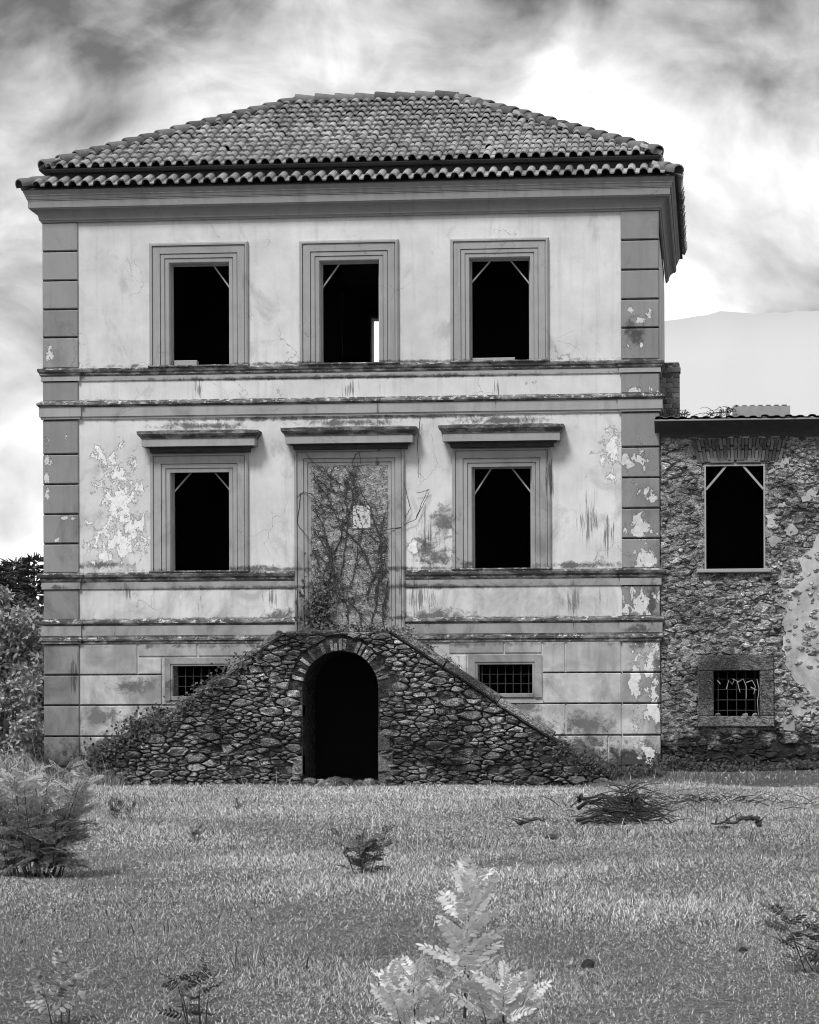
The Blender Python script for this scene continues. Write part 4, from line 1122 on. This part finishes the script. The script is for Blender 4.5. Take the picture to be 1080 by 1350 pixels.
# ------------------------------------------------------------------ leaves and plants
def leaf_quad(mb, c, d, n, L, wd):
    """pointed leaf: four corners with a fold along the midrib"""
    d = d.normalized(); s_ = d.cross(n)
    if s_.length < 1e-4: s_ = d.cross(Vector((1,0,0)))
    s_.normalize(); n = s_.cross(d)
    a, b_, m1, m2 = c, c+d*L, c+d*L*.45+s_*wd*.5+n*wd*.12, c+d*L*.45-s_*wd*.5+n*wd*.12
    mb.add([a, m1, b_, m2], [(0,1,2),(0,2,3)])
def rv(rg): 
    while 1:
        v = Vector((rg.uniform(-1,1), rg.uniform(-1,1), rg.uniform(-1,1)))
        if .05 < v.length < 1: return v.normalized()
def frond_mesh(name, mat_, L, nl, ll, lw, rg, curl=.35, smooth=False):
    """pinnate leaf growing along +x, drooping to -z, leaflets in pairs"""
    mb = MB(); pts = []
    for i in range(9):
        t = i/8; pts.append(Vector((L*t, .03*L*math.sin(t*3), -curl*L*t*t)))
    mb.tube(pts, .004*L/.3, .0015*L/.3, 4)
    for i in range(nl):
        t = .18+.80*i/(nl-1); k = min(7, int(t*8)); p = pts[k].lerp(pts[k+1], t*8-k)
        sc = math.sin(math.pi*min(1, .25+.75*(1-t)+.05))*.5+.55; sc = 1.0-.45*abs(t-.45)
        for s_ in (-1, 1):
            mb.cur = rg.random()*.6
            d = Vector((.45+rg.uniform(-.1,.1), s_, -.15+rg.uniform(-.25,.15)))
            rounded_leaf(mb, p, d, Vector((rg.uniform(-.2,.2), rg.uniform(-.2,.2), 1)), ll*sc, lw*sc)
    mb.cur = .3; rounded_leaf(mb, pts[-1], Vector((1,0,-.3)), Vector((0,0,1)), ll*.8, lw*.8)
    return mb.mesh(name, mat_, smooth)
def rounded_leaf(mb, c, d, n, L, wd):
    d = Vector(d).normalized(); s_ = d.cross(n).normalized(); n = s_.cross(d)
    P = [c]
    for (t, k) in ((.25,.75),(.6,1.0),(.88,.6)): P += [c+d*L*t+s_*wd*.5*k+n*wd*.10*k, c+d*L*t-s_*wd*.5*k+n*wd*.10*k]
    P.append(c+d*L)
    mb.add(P, [(0,1,2),(1,3,4,2),(3,5,6,4),(5,7,6)])

def pinnate_plant(name, label, cat, base, height, stems, per, fr_mesh, mat_stem, rg, frond_scale=1.0, group=None, spread=.25, lean=(0,0), part='leaf', young=None, lift=1.0):
    t = thing(name, label, cat, base, group); count = 0; rest = {}
    for s_ in range(stems):
        a = rg.uniform(0, 6.28); hh = height*rg.uniform(.6, 1) if s_ else height
        tip = Vector((math.cos(a)*spread*hh*(1 if s_ else 0)+lean[0], math.sin(a)*spread*hh*(1 if s_ else 0)+lean[1], hh))
        br = .05 if stems < 12 else rg.uniform(.03,.26)
        r0_ = Vector((math.cos(a)*br, math.sin(a)*br, -.04))*(1 if s_ else 0)
        pts = [r0_.lerp(tip, i/6)+Vector((math.sin(i*1.3+a)*.012*hh, math.cos(i*1.7+a)*.012*hh, 0)) for i in range(7)]
        b = MB(); b.tube(pts, (.010*height if stems < 12 else .005*height)+.002, .002*height, 5); b.build('stem', mat_stem, t)
        for k in range(per):
            u = .12+.88*((k+.5)/per)**.8; q = min(5, int(u*6)); p = pts[q].lerp(pts[q+1], u*6-q)
            me_ = rg.choice(young if young and u > .55 else fr_mesh); count += 1
            an = k*2.4+rg.uniform(-.4,.4)+a
            el = -lift+(1-u)*.55+rg.uniform(-.25,.25)
            sc = frond_scale*(1.0-.55*abs(u-.45))*rg.uniform(.8,1.1)
            m4 = Matrix.LocRotScale(p, Euler((rg.uniform(-1.0,1.0), el, an)), (sc,)*3)
            if s_ >= stems - 300//per or stems*per <= 300: obj(part, me_, t).matrix_local = m4
            else:
                mb = rest.setdefault(me_.materials[0].name, MB())
                tn = [d.value for d in me_.attributes['tone'].data]; k0 = len(mb.v); off = rg.random()
                mb.add([m4 @ v.co for v in me_.vertices], [tuple(f.vertices) for f in me_.polygons])
                mb.tone[k0:] = [a_+off for a_ in tn]
    for mn, mb in rest.items(): tag(mb.build('inner_leaves', bpy.data.materials[mn], t), kind='stuff')
    return t
rg = random.Random(5)
FR_near = [frond_mesh('leaf', M_leaf_pale, .19, 7, .060, .027, rg, .14) for _ in range(5)]
FR_bush = [frond_mesh('leaf', M_leaf_mid, .27, 9, .062, .026, rg, .30) for _ in range(5)]
FR_dark = [frond_mesh('leaf', M_leaf_dark, .26, 7, .085, .04, rg, .2) for _ in range(3)]
def gp(px, py): q = ground_at(px, py); return Vector((q.x, q.y, gz(q.x, q.y)))
# sapling in the foreground, its foot just below the picture
dn = 11.8
def at_depth(px, dep):
    y = CAM.y+dep; d = fwd*F + rt*(px-PPX); x = CAM.x+d.x/d.y*dep; return Vector((x, y, gz(x, y)))
p0 = at_depth(608, 11.6)
pinnate_plant('young_sapling', 'pale feathery-leaved sapling at the front edge of the lawn', 'sapling', p0, .68, 1, 34, FR_near, M_stem, rg, 1.0, lean=(.04, 0))
for (px, dep, hh, n_) in ((545, 11.5, .28, 11), (662, 11.5, .26, 11)):
    pinnate_plant('low_seedling', 'low pale feathery seedling %s the tall foreground sapling' % ('left of' if px < 600 else 'right of'), 'seedling', at_depth(px, dep), hh, 4, n_, FR_near, M_stem, rg, .85, spread=.6)
FR_dk2 = [frond_mesh('leaf', M_leaf_ivy, .20, 6, .065, .026, rg, .15) for _ in range(3)]
pinnate_plant('dark_seedling', 'dark leafy seedling at the lower left of the lawn', 'seedling', at_depth(262, 11.8), .27, 4, 6, FR_dk2, M_stem, rg, .62, spread=.5, lift=.7)
FR_grey = [frond_mesh('leaf', M_leaf_mid, .22, 6, .055, .030, rg, .2) for _ in range(3)]
pinnate_plant('grey_seedling', 'grey leafy seedling in the bottom left corner of the lawn', 'seedling', at_depth(80, 11.8), .26, 3, 7, FR_grey, M_stem, rg, .85, spread=.6)
# big bush on the left
FR_bt = [frond_mesh('leaf', M_leaf_young, .27, 9, .058, .022, rg, .22) for _ in range(4)]
pinnate_plant('feathery_bush', 'large feathery-leaved bush left of the staircase, in front of the trees', 'bush', gp(48, 1150), .98, 44, 16, FR_bush, M_stem, rg, .95, spread=.52, young=FR_bt, lift=.75)
pinnate_plant('dark_shrub', 'small dark shrub alone in the middle of the lawn', 'shrub', gp(478, 1156), .38, 9, 9, FR_dk2, M_stem, rg, .72, spread=.6, lift=.7)
pinnate_plant('edge_shrub', 'dark bushy shrub cut by the right edge of the picture', 'shrub', gp(1086, 1278), .34, 12, 9, FR_dk2, M_stem, rg, .8, spread=.8, lift=.7)
pinnate_plant('small_weed', 'small dark leafy weed on the lawn right of the feathery bush', 'weed', gp(262, 1112), .16, 2, 6, FR_dk2, M_stem, rg, .5, spread=.5)
pinnate_plant('low_weed', 'low spreading dark weed before the left end of the staircase', 'weed', gp(160, 1082), .22, 4, 7, FR_dk2, M_stem, rg, .6, spread=.9)
pinnate_plant('low_weed', 'low dark weed before the left stair wall', 'weed', gp(322, 1072), .16, 3, 6, FR_dk2, M_stem, rg, .5, spread=.9)

# ------------------------------------------------------------------ trees at the left
def leaf_cloud(mb, c, rad, n, L, rg, squash=1.0):
    for _ in range(n):
        v = rv(rg); r_ = rg.random()**.45; p = Vector(c)+Vector((v.x*rad, v.y*rad, v.z*rad*squash))*r_
        mb.cur = rg.random()
        leaf_quad(mb, p, (rv(rg)+Vector((0,0,-.2))), (rv(rg)+Vector((0,0,.8))), L*rg.uniform(.6,1.3), L*.55)
def leafy_tree(label, base, height, rad, n_cl, n_leaf, L, mat_, rg, low=.15, trunk=.12):
    t = thing('leafy_tree', label, 'tree', base, 'trees left of the house')
    tr = MB(); tr.tube([(0,0,-.2), (.05*rad,0,height*.3), (-.05*rad,.1,height*.6), (0,0,height*.9)], trunk, trunk*.25, 7)
    cr = MB(); centers = []
    for i in range(n_cl):
        z = height*(low+(1-low)*rg.random()); k = math.sin(math.pi*min(1,(.12+.85*(z/height-low)/(1-low))))**.6
        a = rg.uniform(0, 6.28); r_ = rad*k*rg.uniform(.35,1)
        c = Vector((math.cos(a)*r_, math.sin(a)*r_, z)); centers.append(c)
        leaf_cloud(cr, c, rad*rg.uniform(.20,.36), n_leaf, L, rg, .75)
        if i % 2 == 0: tr.tube([(0,0,z*.6), c*.5+Vector((0,0,z*.35)), c], trunk*.3, trunk*.06, 5)
    tr.build('trunk', M_bark, t, True); cr.build('crown', mat_, t)
def conifer(label, base, height, rad, rg):
    t = thing('conifer', label, 'tree', base, 'conifers behind the leafy trees')
    tr = MB(); tr.tube([(0,0,-.2), (0,0,height*.5), (.05,0,height)], height*.02, .02, 7); tr.build('trunk', M_bark, t, True)
    cr = MB(); z = height*.12
    while z < height*.99:
        k = (1-z/height)**.8; nb = 7 if k > .3 else 5; off = rg.uniform(0, 6.28)
        for j in range(nb):
            a = off+j*6.283/nb+rg.uniform(-.3,.3); L = rad*k*rg.uniform(.7,1.1)+.12
            tip = Vector((math.cos(a)*L, math.sin(a)*L, z-.10*L+rg.uniform(-.1,.25)*L)); b0 = Vector((0,0,z))
            cr.cur = rg.random(); cr.tube([b0, b0.lerp(tip,.5)+Vector((0,0,.05*L)), tip], .03*k+.01, .006, 4)
            n = int(26*L)+12
            for q in range(n):
                u = .15+.85*rg.random(); p = b0.lerp(tip, u); cr.cur = rg.random()
                d = (tip-b0).normalized()*.7+Vector((rg.uniform(-.8,.8), rg.uniform(-.8,.8), rg.uniform(-.2,.45)))
                leaf_quad(cr, p, d, rv(rg), rg.uniform(.22,.42), .09)
        z += height*.035
    cr.build('crown', M_leaf_pine, t)
rg = random.Random(31)
def tb(px, dep):
    y = CAM.y+dep; d = fwd*F + rt*(px-PPX); return Vector((CAM.x+d.x/d.y*dep, y, 0))
def hgt(py, dep): return CAM.z+(PPY-py)*dep/F
conifer('dark spiky conifer close to the villa corner', tb(44, 82), hgt(722, 82), 1.9, rg)
conifer('dark conifer at the far left, with the taller top', tb(20, 86), hgt(728, 86), 2.1, rg)
conifer('dark conifer cut by the left edge of the picture', tb(-4, 80), hgt(732, 80), 2.0, rg)
leafy_tree('broad grey-leaved tree behind the feathery bush', tb(6, 60), hgt(775, 60), 1.5, 60, 130, .16, M_leaf_tree, rg, .05)
leafy_tree('dark leafy tree against the villa corner', tb(46, 66), hgt(800, 66), 1.5, 60, 120, .17, M_leaf_ivy, rg, .05)
leafy_tree('tall dark leafy tree left of the picture edge', tb(-45, 64), hgt(760, 64), 2.0, 60, 110, .18, M_leaf_ivy, rg, .05)
leafy_tree('low pale leafy shrub beneath the trees at the left', tb(18, 54), hgt(900, 54), .95, 30, 120, .13, M_leaf_tree, rg, .0, .05)

# ------------------------------------------------------------------ vine on the blind door
rg = random.Random(77)
vine = thing('climbing_vine', 'bare twisting vine over the walled-up door panel', 'vine', (X(440,830), -.03, zd_b))
vo = vine.location
tw = MB(); n_st = 0
def creep(x, z, ang_, steps, step, wob, bounds, y=-.045):
    pts = []
    for i in range(steps):
        pts.append(Vector((x, y+rg.uniform(-.012,.006), z))-vo)
        ang_ += rg.uniform(-wob, wob); x += math.cos(ang_)*step; z += math.sin(ang_)*step
        if not (bounds[0] < x < bounds[1] and bounds[2] < z < bounds[3]): break
    return pts
bd = (px0-.02, px1+.03, zd_b, pzt+.05)
for i in range(22):
    x = rg.choice([px0+.05, px0+.12, px0+.3, px0+.5, px0+.75, px0+1.0, px0+1.15, px1-.1])+rg.uniform(-.1,.1)
    pts = creep(x, zd_b+.02+rg.uniform(0,1.6), math.pi/2+rg.uniform(-.35,.35), 46, .07, .24, bd)
    if len(pts) < 6: continue
    b = MB(); b.tube(pts, rg.uniform(.007,.019), .003, 5); b.build('stem', M_stem, vine)
    for k in range(2, len(pts)-1):
        for s_ in range(3):
            if rg.random() < .55:
                q = pts[k]+vo; sub_ = creep(q.x, q.z, rg.uniform(0,6.28), rg.randint(4,9), .045, .75, bd, -.04)
                if len(sub_) > 2: tw.tube(sub_, rg.uniform(.004,.007), .002, 4)
tag(tw.build('twigs', M_stem, vine), kind='stuff')
# loose runners over the frame and the wall
for pp in ([(512,698),(530,694),(548,684),(560,662),(566,648)], [(548,684),(556,664),(565,645)], [(534,683),(541,670),(534,640),(533,636)], [(566,646),(557,648),(548,650)],
           [(396,650),(392,690),(404,706),(412,716)], [(412,652),(400,648),(392,656)], [(428,618),(412,610),(403,596)], [(464,612),(468,600),(474,596),(475,612)], [(554,552),(551,580),(552,630)]):
    wp = [at(a, c, -.075) for a, c in pp]; pts = []
    for i in range(len(wp)-1):
        for k in range(4): pts.append(wp[i].lerp(wp[i+1], k/4)+Vector((rg.uniform(-.01,.01), 0, rg.uniform(-.01,.01)))-vo)
    pts.append(wp[-1]-vo)
    b = MB(); b.tube(pts, .008, .004, 5); b.build('runner', M_stem, vine)
lv_ = MB()
for i in range(260):
    a = Vector((rg.uniform(px0, px1), -.05-rg.random()*.03, rg.uniform(zd_b, pzt)))-vo; lv_.cur = rg.random()
    leaf_quad(lv_, a, rv(rg)+Vector((0,-.3,-.3)), Vector((0,-1,.3))+rv(rg)*.6, rg.uniform(.03,.07), .035)
for i in range(700):
    a = at(rg.gauss(420, 11), 838-abs(rg.gauss(0, 34)), -.06-rg.random()*.12)-vo; lv_.cur = rg.random()
    leaf_quad(lv_, a, rv(rg)+Vector((0,-.4,-.3)), Vector((0,-1,.3))+rv(rg)*.5, rg.uniform(.04,.09), .06)
for i in range(260):
    a = at(rg.uniform(395,520), 836-abs(rg.gauss(0,7)), -.2-rg.random()*.9)-vo; lv_.cur = rg.random()
    leaf_quad(lv_, a, rv(rg)+Vector((0,-.4,-.3)), Vector((0,-1,.3))+rv(rg)*.5, rg.uniform(.04,.09), .06)
tag(lv_.build('leaves', M_leaf_ivy, vine), kind='stuff')

# brambles spilling over the left flight
def bramble(name, label, cat, line, n, thick, leafmat, L, rg, n_stem=10, yb=(SY-.18, SY+.5), bias=0):
    t = thing(name, label, cat, at(line[-1][0], line[-1][1], SY)); o0 = t.location.copy(); o0.z = 0; t.location = o0
    mb = MB(); sm = MB()
    seg = []
    for p, q in zip(line[:-1], line[1:]): seg.append((p, q, math.hypot(p[0]-q[0], p[1]-q[1])))
    tot = sum(s_[2] for s_ in seg)
    def pick():
        u = rg.random()*tot
        for p, q, L_ in seg:
            if u <= L_: k = u/L_; return (p[0]+(q[0]-p[0])*k, p[1]+(q[1]-p[1])*k)
            u -= L_
        return line[-1]
    cl = [(pick(), rg.uniform(.5,1)) for _ in range(max(8, n//60))]
    for i in range(n):
        (cx_, cy_), s_ = rg.choice(cl)
        p = at(cx_+rg.gauss(0, thick*.7*s_), cy_+rg.gauss(bias, thick*.55*s_), rg.uniform(*yb))
        if p.z < gz(p.x, p.y): continue
        mb.cur = rg.random(); leaf_quad(mb, p-o0, rv(rg)+Vector((0,-.3,-.3)), Vector((0,-.8,.6))+rv(rg)*.6, L*rg.uniform(.6,1.3), L*.7)
    mb.build('leaves', leafmat, t)['kind'] = 'stuff'
    for i in range(n_stem):
        a = pick(); p = at(a[0], a[1], rg.uniform(*yb)); d = rv(rg); pts = []
        for k in range(8): pts.append(p-o0); p = p+Vector((d.x*.07+rg.uniform(-.02,.02), rg.uniform(-.02,.02), abs(d.z)*.06-.012*k)); 
        b = MB(); b.tube(pts, .007, .003, 4); b.build('runner', M_deadwood, t)
rg = random.Random(90)
bramble('bramble', 'dark ivy and brambles spilling down the left flight of the staircase', 'brambles', [(330,868),(270,915),(215,955),(160,985),(105,1015)], 2600, 15, M_leaf_ivy, .075, rg, 22, bias=-3)
bramble('bramble', 'dark brambles heaped at the foot of the left villa corner', 'brambles', [(215,935),(150,985),(100,1018)], 1500, 20, M_leaf_dark, .08, rg, 16, bias=4)
bramble('bramble', 'dark scrub covering the foot of the right flight', 'brambles', [(735,985),(775,1005),(830,1022),(870,1012)], 2200, 15, M_leaf_dark, .07, rg, 26, bias=4)
bramble('bramble', 'dark scrub at the foot of the stone wing', 'brambles', [(872,1000),(930,1010),(1010,1014),(1080,1008),(1130,1010)], 4200, 12, M_leaf_dark, .07, rg, 26, (-.7,-.12), 4)
bramble('ivy_tuft', 'thin ivy tuft on the slope above the right coping', 'ivy', [(535,835),(575,866),(600,885)], 260, 7, M_leaf_ivy, .05, rg, 8, bias=-6)
bramble('roof_weeds', 'wispy weeds growing on the wing roof by the clay block', 'weeds', [(935,546),(955,544),(968,540)], 120, 5, M_leaf_ivy, .05, rg, 9, (.2,.5))
bramble('roof_weeds', 'small weeds at the foot of the brick chimney', 'weeds', [(885,546),(905,546)], 120, 5, M_leaf_dark, .05, rg, 3, (.3,.8))

# dry stems and stones in the low window of the wing
rg = random.Random(4)
ds = thing('dry_stems', 'pale dry stems hanging in the barred low window of the wing', 'dry stems', (wl[0], .05, wl[2]))
for pp in ([(946,897),(950,902),(948,899)], [(958,908),(961,897),(966,902),(968,897)], [(966,895),(972,898),(976,913)], [(972,900),(980,895),(984,905),(984,921)],
           [(984,900),(992,897),(996,905),(994,915)], [(998,895),(1001,908),(999,925),(1000,943)], [(990,906),(998,910)]):
    wp = [at(a, c, .08)-ds.location for a, c in pp]; b = MB(); b.tube(wp, .009, .005, 5); b.build('stem', M_pale_stem, ds)
def boulder(label, p, r_, rg, mat_, cat='stone', name='fallen_stone', group=None, sq=.7):
    mb = MB(); vs, fs = [], []; nu, nv_ = 8, 5
    for j in range(nv_+1):
        for i in range(nu):
            a, b_ = 2*math.pi*i/nu, math.pi*j/nv_; k = r_*rg.uniform(.8,1.15)
            vs.append((k*math.sin(b_)*math.cos(a)*1.25, k*math.sin(b_)*math.sin(a), k*math.cos(b_)*sq+r_*sq*.8))
    for j in range(nv_):
        for i in range(nu): fs.append((j*nu+i, (j+1)*nu+i, (j+1)*nu+(i+1) % nu, j*nu+(i+1) % nu))
    mb.add(vs, fs); o = mb.build(name, mat_); o.location = p; o.rotation_euler = (0,0,rg.uniform(0,6))
    return tag(o, label, cat, group)
for px, lab in ((946,'pale pebble at the left end of the low wing window sill'), (983,'pale pebble in the middle of the low wing window sill'), (996,'grey pebble at the right end of the low wing window sill')):
    boulder(lab, Vector((X(px,943), .06, wl[2])), .055, rg, M_cop, name='pebble')
for px, r_, dy, lab in ((408,.13,.1,'pale broken stone leaning at the left foot of the cellar doorway'), (424,.11,.3,'dark broken stone inside the left of the cellar doorway'), (441,.15,.15,'largest broken stone in the middle of the cellar threshold'),
                    (458,.12,.3,'flat broken stone right of the middle of the cellar threshold'), (474,.10,.2,'small broken stone on the cellar threshold'), (487,.12,.1,'dark broken stone at the right foot of the cellar doorway'),
                    (432,.08,-.15,'small stone fallen in the grass before the cellar doorway'), (420,.07,-.2,'tiny stone fallen at the left of the cellar doorway')):
    x = at(px,1030,SY+dy).x; boulder(lab, Vector((x, SY+dy, (.06 if dy > .4 else gz(x, SY+dy)-.01))), r_, rg, M_cop if px in (408,441,458,420) else M_stone, 'broken stone', group='rubble on the cellar threshold')
tag(boulder('x', Vector((0,0,0)), .1, rg, M_cop), 'x') if False else None

# branches and clods on the lawn
def branch(name, label, cat, pp, r_, mat_, rg):
    o0 = gp(*pp[0]); pts = []
    base = ground_at(*pp[0])
    wp = []
    for (a, c) in pp: 
        q = at(a, c, base.y); wp.append(Vector((q.x, q.y, max(q.z, gz(q.x, q.y)+r_*.5))))
    for i in range(len(wp)-1):
        for k in range(3): pts.append(wp[i].lerp(wp[i+1], k/3)+Vector((0, rg.uniform(-.03,.03), rg.uniform(-.006,.006)))-o0)
    pts.append(wp[-1]-o0); mb = MB()
    pts = [p+Vector((rg.uniform(-1,1)*r_*.5, rg.uniform(-1,1)*r_, rg.uniform(-.3,1)*r_*.6)) for p in pts]; mb.tube(pts, r_, r_*.3, 6)
    for p in pts[1::2]:
        d = rv(rg); d.z = abs(d.z)*.6; L = rg.uniform(3, 9)*r_; mb.tube([p, p+d*L*.5+Vector((0,0,.2*r_)), p+d*L], r_*.35, r_*.12, 4)
    o = mb.build(name, mat_, None, True); o.location = o0; return tag(o, label, cat)
branch('fallen_branch', 'short dark arched stick on the lawn before the right flight', 'stick', [(684,1086),(692,1084),(701,1080),(710,1081),(719,1085)], .03, M_deadwood, rg)
branch('fallen_branch', 'dark crooked branch arching over the lawn before the wing', 'branch', [(1001,1088),(999,1081),(990,1079),(975,1080),(968,1085),(955,1086),(940,1085)], .036, M_deadwood, rg)
branch('fallen_branch', 'thin dark twig lying in front of the arched branch', 'twig', [(962,1092),(950,1091),(942,1092)], .018, M_deadwood, rg)
for px, py, r_, lab in ((775,1266,.045,'round dark clod on the right half of the lawn'), (980,1254,.030,'small dark clod near the right edge shrub'), (727,1108,.06,'small dark clump of earth behind the foreground sapling, far up the lawn')):
    boulder(lab, gp(px,py)-Vector((0,0,.01)), r_, rg, M_deadwood, 'clod', 'earth_clod')
pile = thing('brush_pile', 'dark pile of cut branches and roots on the lawn near the house', 'brush pile', gp(828, 1086))
rg = random.Random(8); po = pile.location
tws = MB()
for i in range(300):
    x, y = rg.gauss(0,.19), rg.gauss(.1,.3); z = max(0, .50-.8*abs(x)-.3*abs(y))*rg.random()+.02
    a = rg.uniform(0,6.28); L = rg.uniform(.15,.45); d = Vector((math.cos(a), math.sin(a)*.8, rg.uniform(-.3,.5))); p = Vector((x,y,z)); tws.cur = rg.random()
    tws.tube([p, p+d*L*.5+Vector((0,0,.03)), p+d*L], rg.uniform(.005,.011), .003, 4)
for i in range(16):
    x, y = rg.gauss(0,.24), rg.gauss(.1,.25); z = rg.random()*.30+.03; a = rg.uniform(-1.5,1.5); L = rg.uniform(.3,.55); d = Vector((math.cos(a), math.sin(a), rg.uniform(-.15,.25))); p = Vector((x,y,z))-d*L*.5; p.z = max(.02,p.z)
    b = MB(); b.tube([p, p+d*L*.33+Vector((0,0,rg.uniform(-.02,.08))), p+d*L*.66+Vector((0,0,rg.uniform(-.02,.08))), p+d*L], rg.uniform(.015,.03), .008, 6); b.build('branch', M_deadwood, pile, True)
tag(tws.build('twigs', M_deadwood, pile), kind='stuff')
dead = thing('brush_litter', 'loose scatter of dead twigs between the brush pile and the wing', 'twigs', gp(880, 1062)); po = dead.location; tws = MB()
for i in range(150):
    x, y = rg.gauss(.2,.9), rg.gauss(.6,1.0); a = rg.uniform(0,6.28); L = rg.uniform(.12,.4); d = Vector((math.cos(a), math.sin(a), rg.uniform(0,.5))); p = Vector((x,y,gz(po.x+x,po.y+y)-po.z+.02)); tws.cur = rg.random()
    if po.y+y > -.8: continue
    tws.tube([p, p+d*L*.5+Vector((0,0,.03)), p+d*L], rg.uniform(.004,.009), .003, 4)
tag(tws.build('twigs', M_deadwood, dead), kind='stuff')

# ------------------------------------------------------------------ mountain
def mountain():
    rs = random.Random(3); D = 12000.0
    crest_px = [(300,928),(420,800),(560,640),(700,520),(800,455),(878,424),(915,418),(950,411),(985,412),(1010,414),(1035,412),(1060,410),(1080,409),(1200,402),(1500,420),(1900,480),(2400,600)]
    P = [at(a, c, CAM.y+D) for a, c in crest_px]; pts = []
    for p, q in zip(P[:-1], P[1:]):
        n = max(2, int((q-p).length/45))
        for i in range(n): 
            t = i/n; pts.append(p.lerp(q, t)+Vector((0, 0, rs.uniform(-4.5,4.5))))
    vs, fs = [], []; rows = 9
    for j in range(rows):
        t = j/(rows-1)
        for i, p in enumerate(pts):
            k = (1-t)**1.25; g = 1+.02*math.sin(i*.012+j*.5)
            vs.append((p.x, p.y-3600*t*(g if 0 < j else 1), max(-5, p.z*k*(g if 0 < j < rows-1 else 1)) if j < rows-1 else -5))
    n = len(pts)
    for j in range(rows-1):
        for i in range(n-1): fs.append(((j+1)*n+i, (j+1)*n+i+1, j*n+i+1, j*n+i))
    b0 = len(vs)
    for p in pts: vs.append((p.x, p.y+2500, -5))
    for i in range(n-1): fs.append((i, i+1, b0+i+1, b0+i))
    mb = MB(); mb.add(vs, fs); o = mb.build('mountain', M_hill, None, True); o['kind'] = 'structure'
mountain()
HAZE = 2.2e-5
if HAZE:
    hm, N = mat('thin_air'); pv = N.new('ShaderNodeVolumePrincipled'); pv.inputs['Density'].default_value = HAZE; pv.inputs['Color'].default_value = (.95,.95,.95,1)
    pv.inputs['Anisotropy'].default_value = 0
    N.l.new(pv.outputs[0], N.new('ShaderNodeOutputMaterial').inputs['Volume'])
    hb = MB(); hb.box(-9000, 14000, -600, 15500, -7, 2100); o = hb.build('haze', hm); tag(o, 'thin pale air over the plain and the mountain', 'haze', kind='stuff')
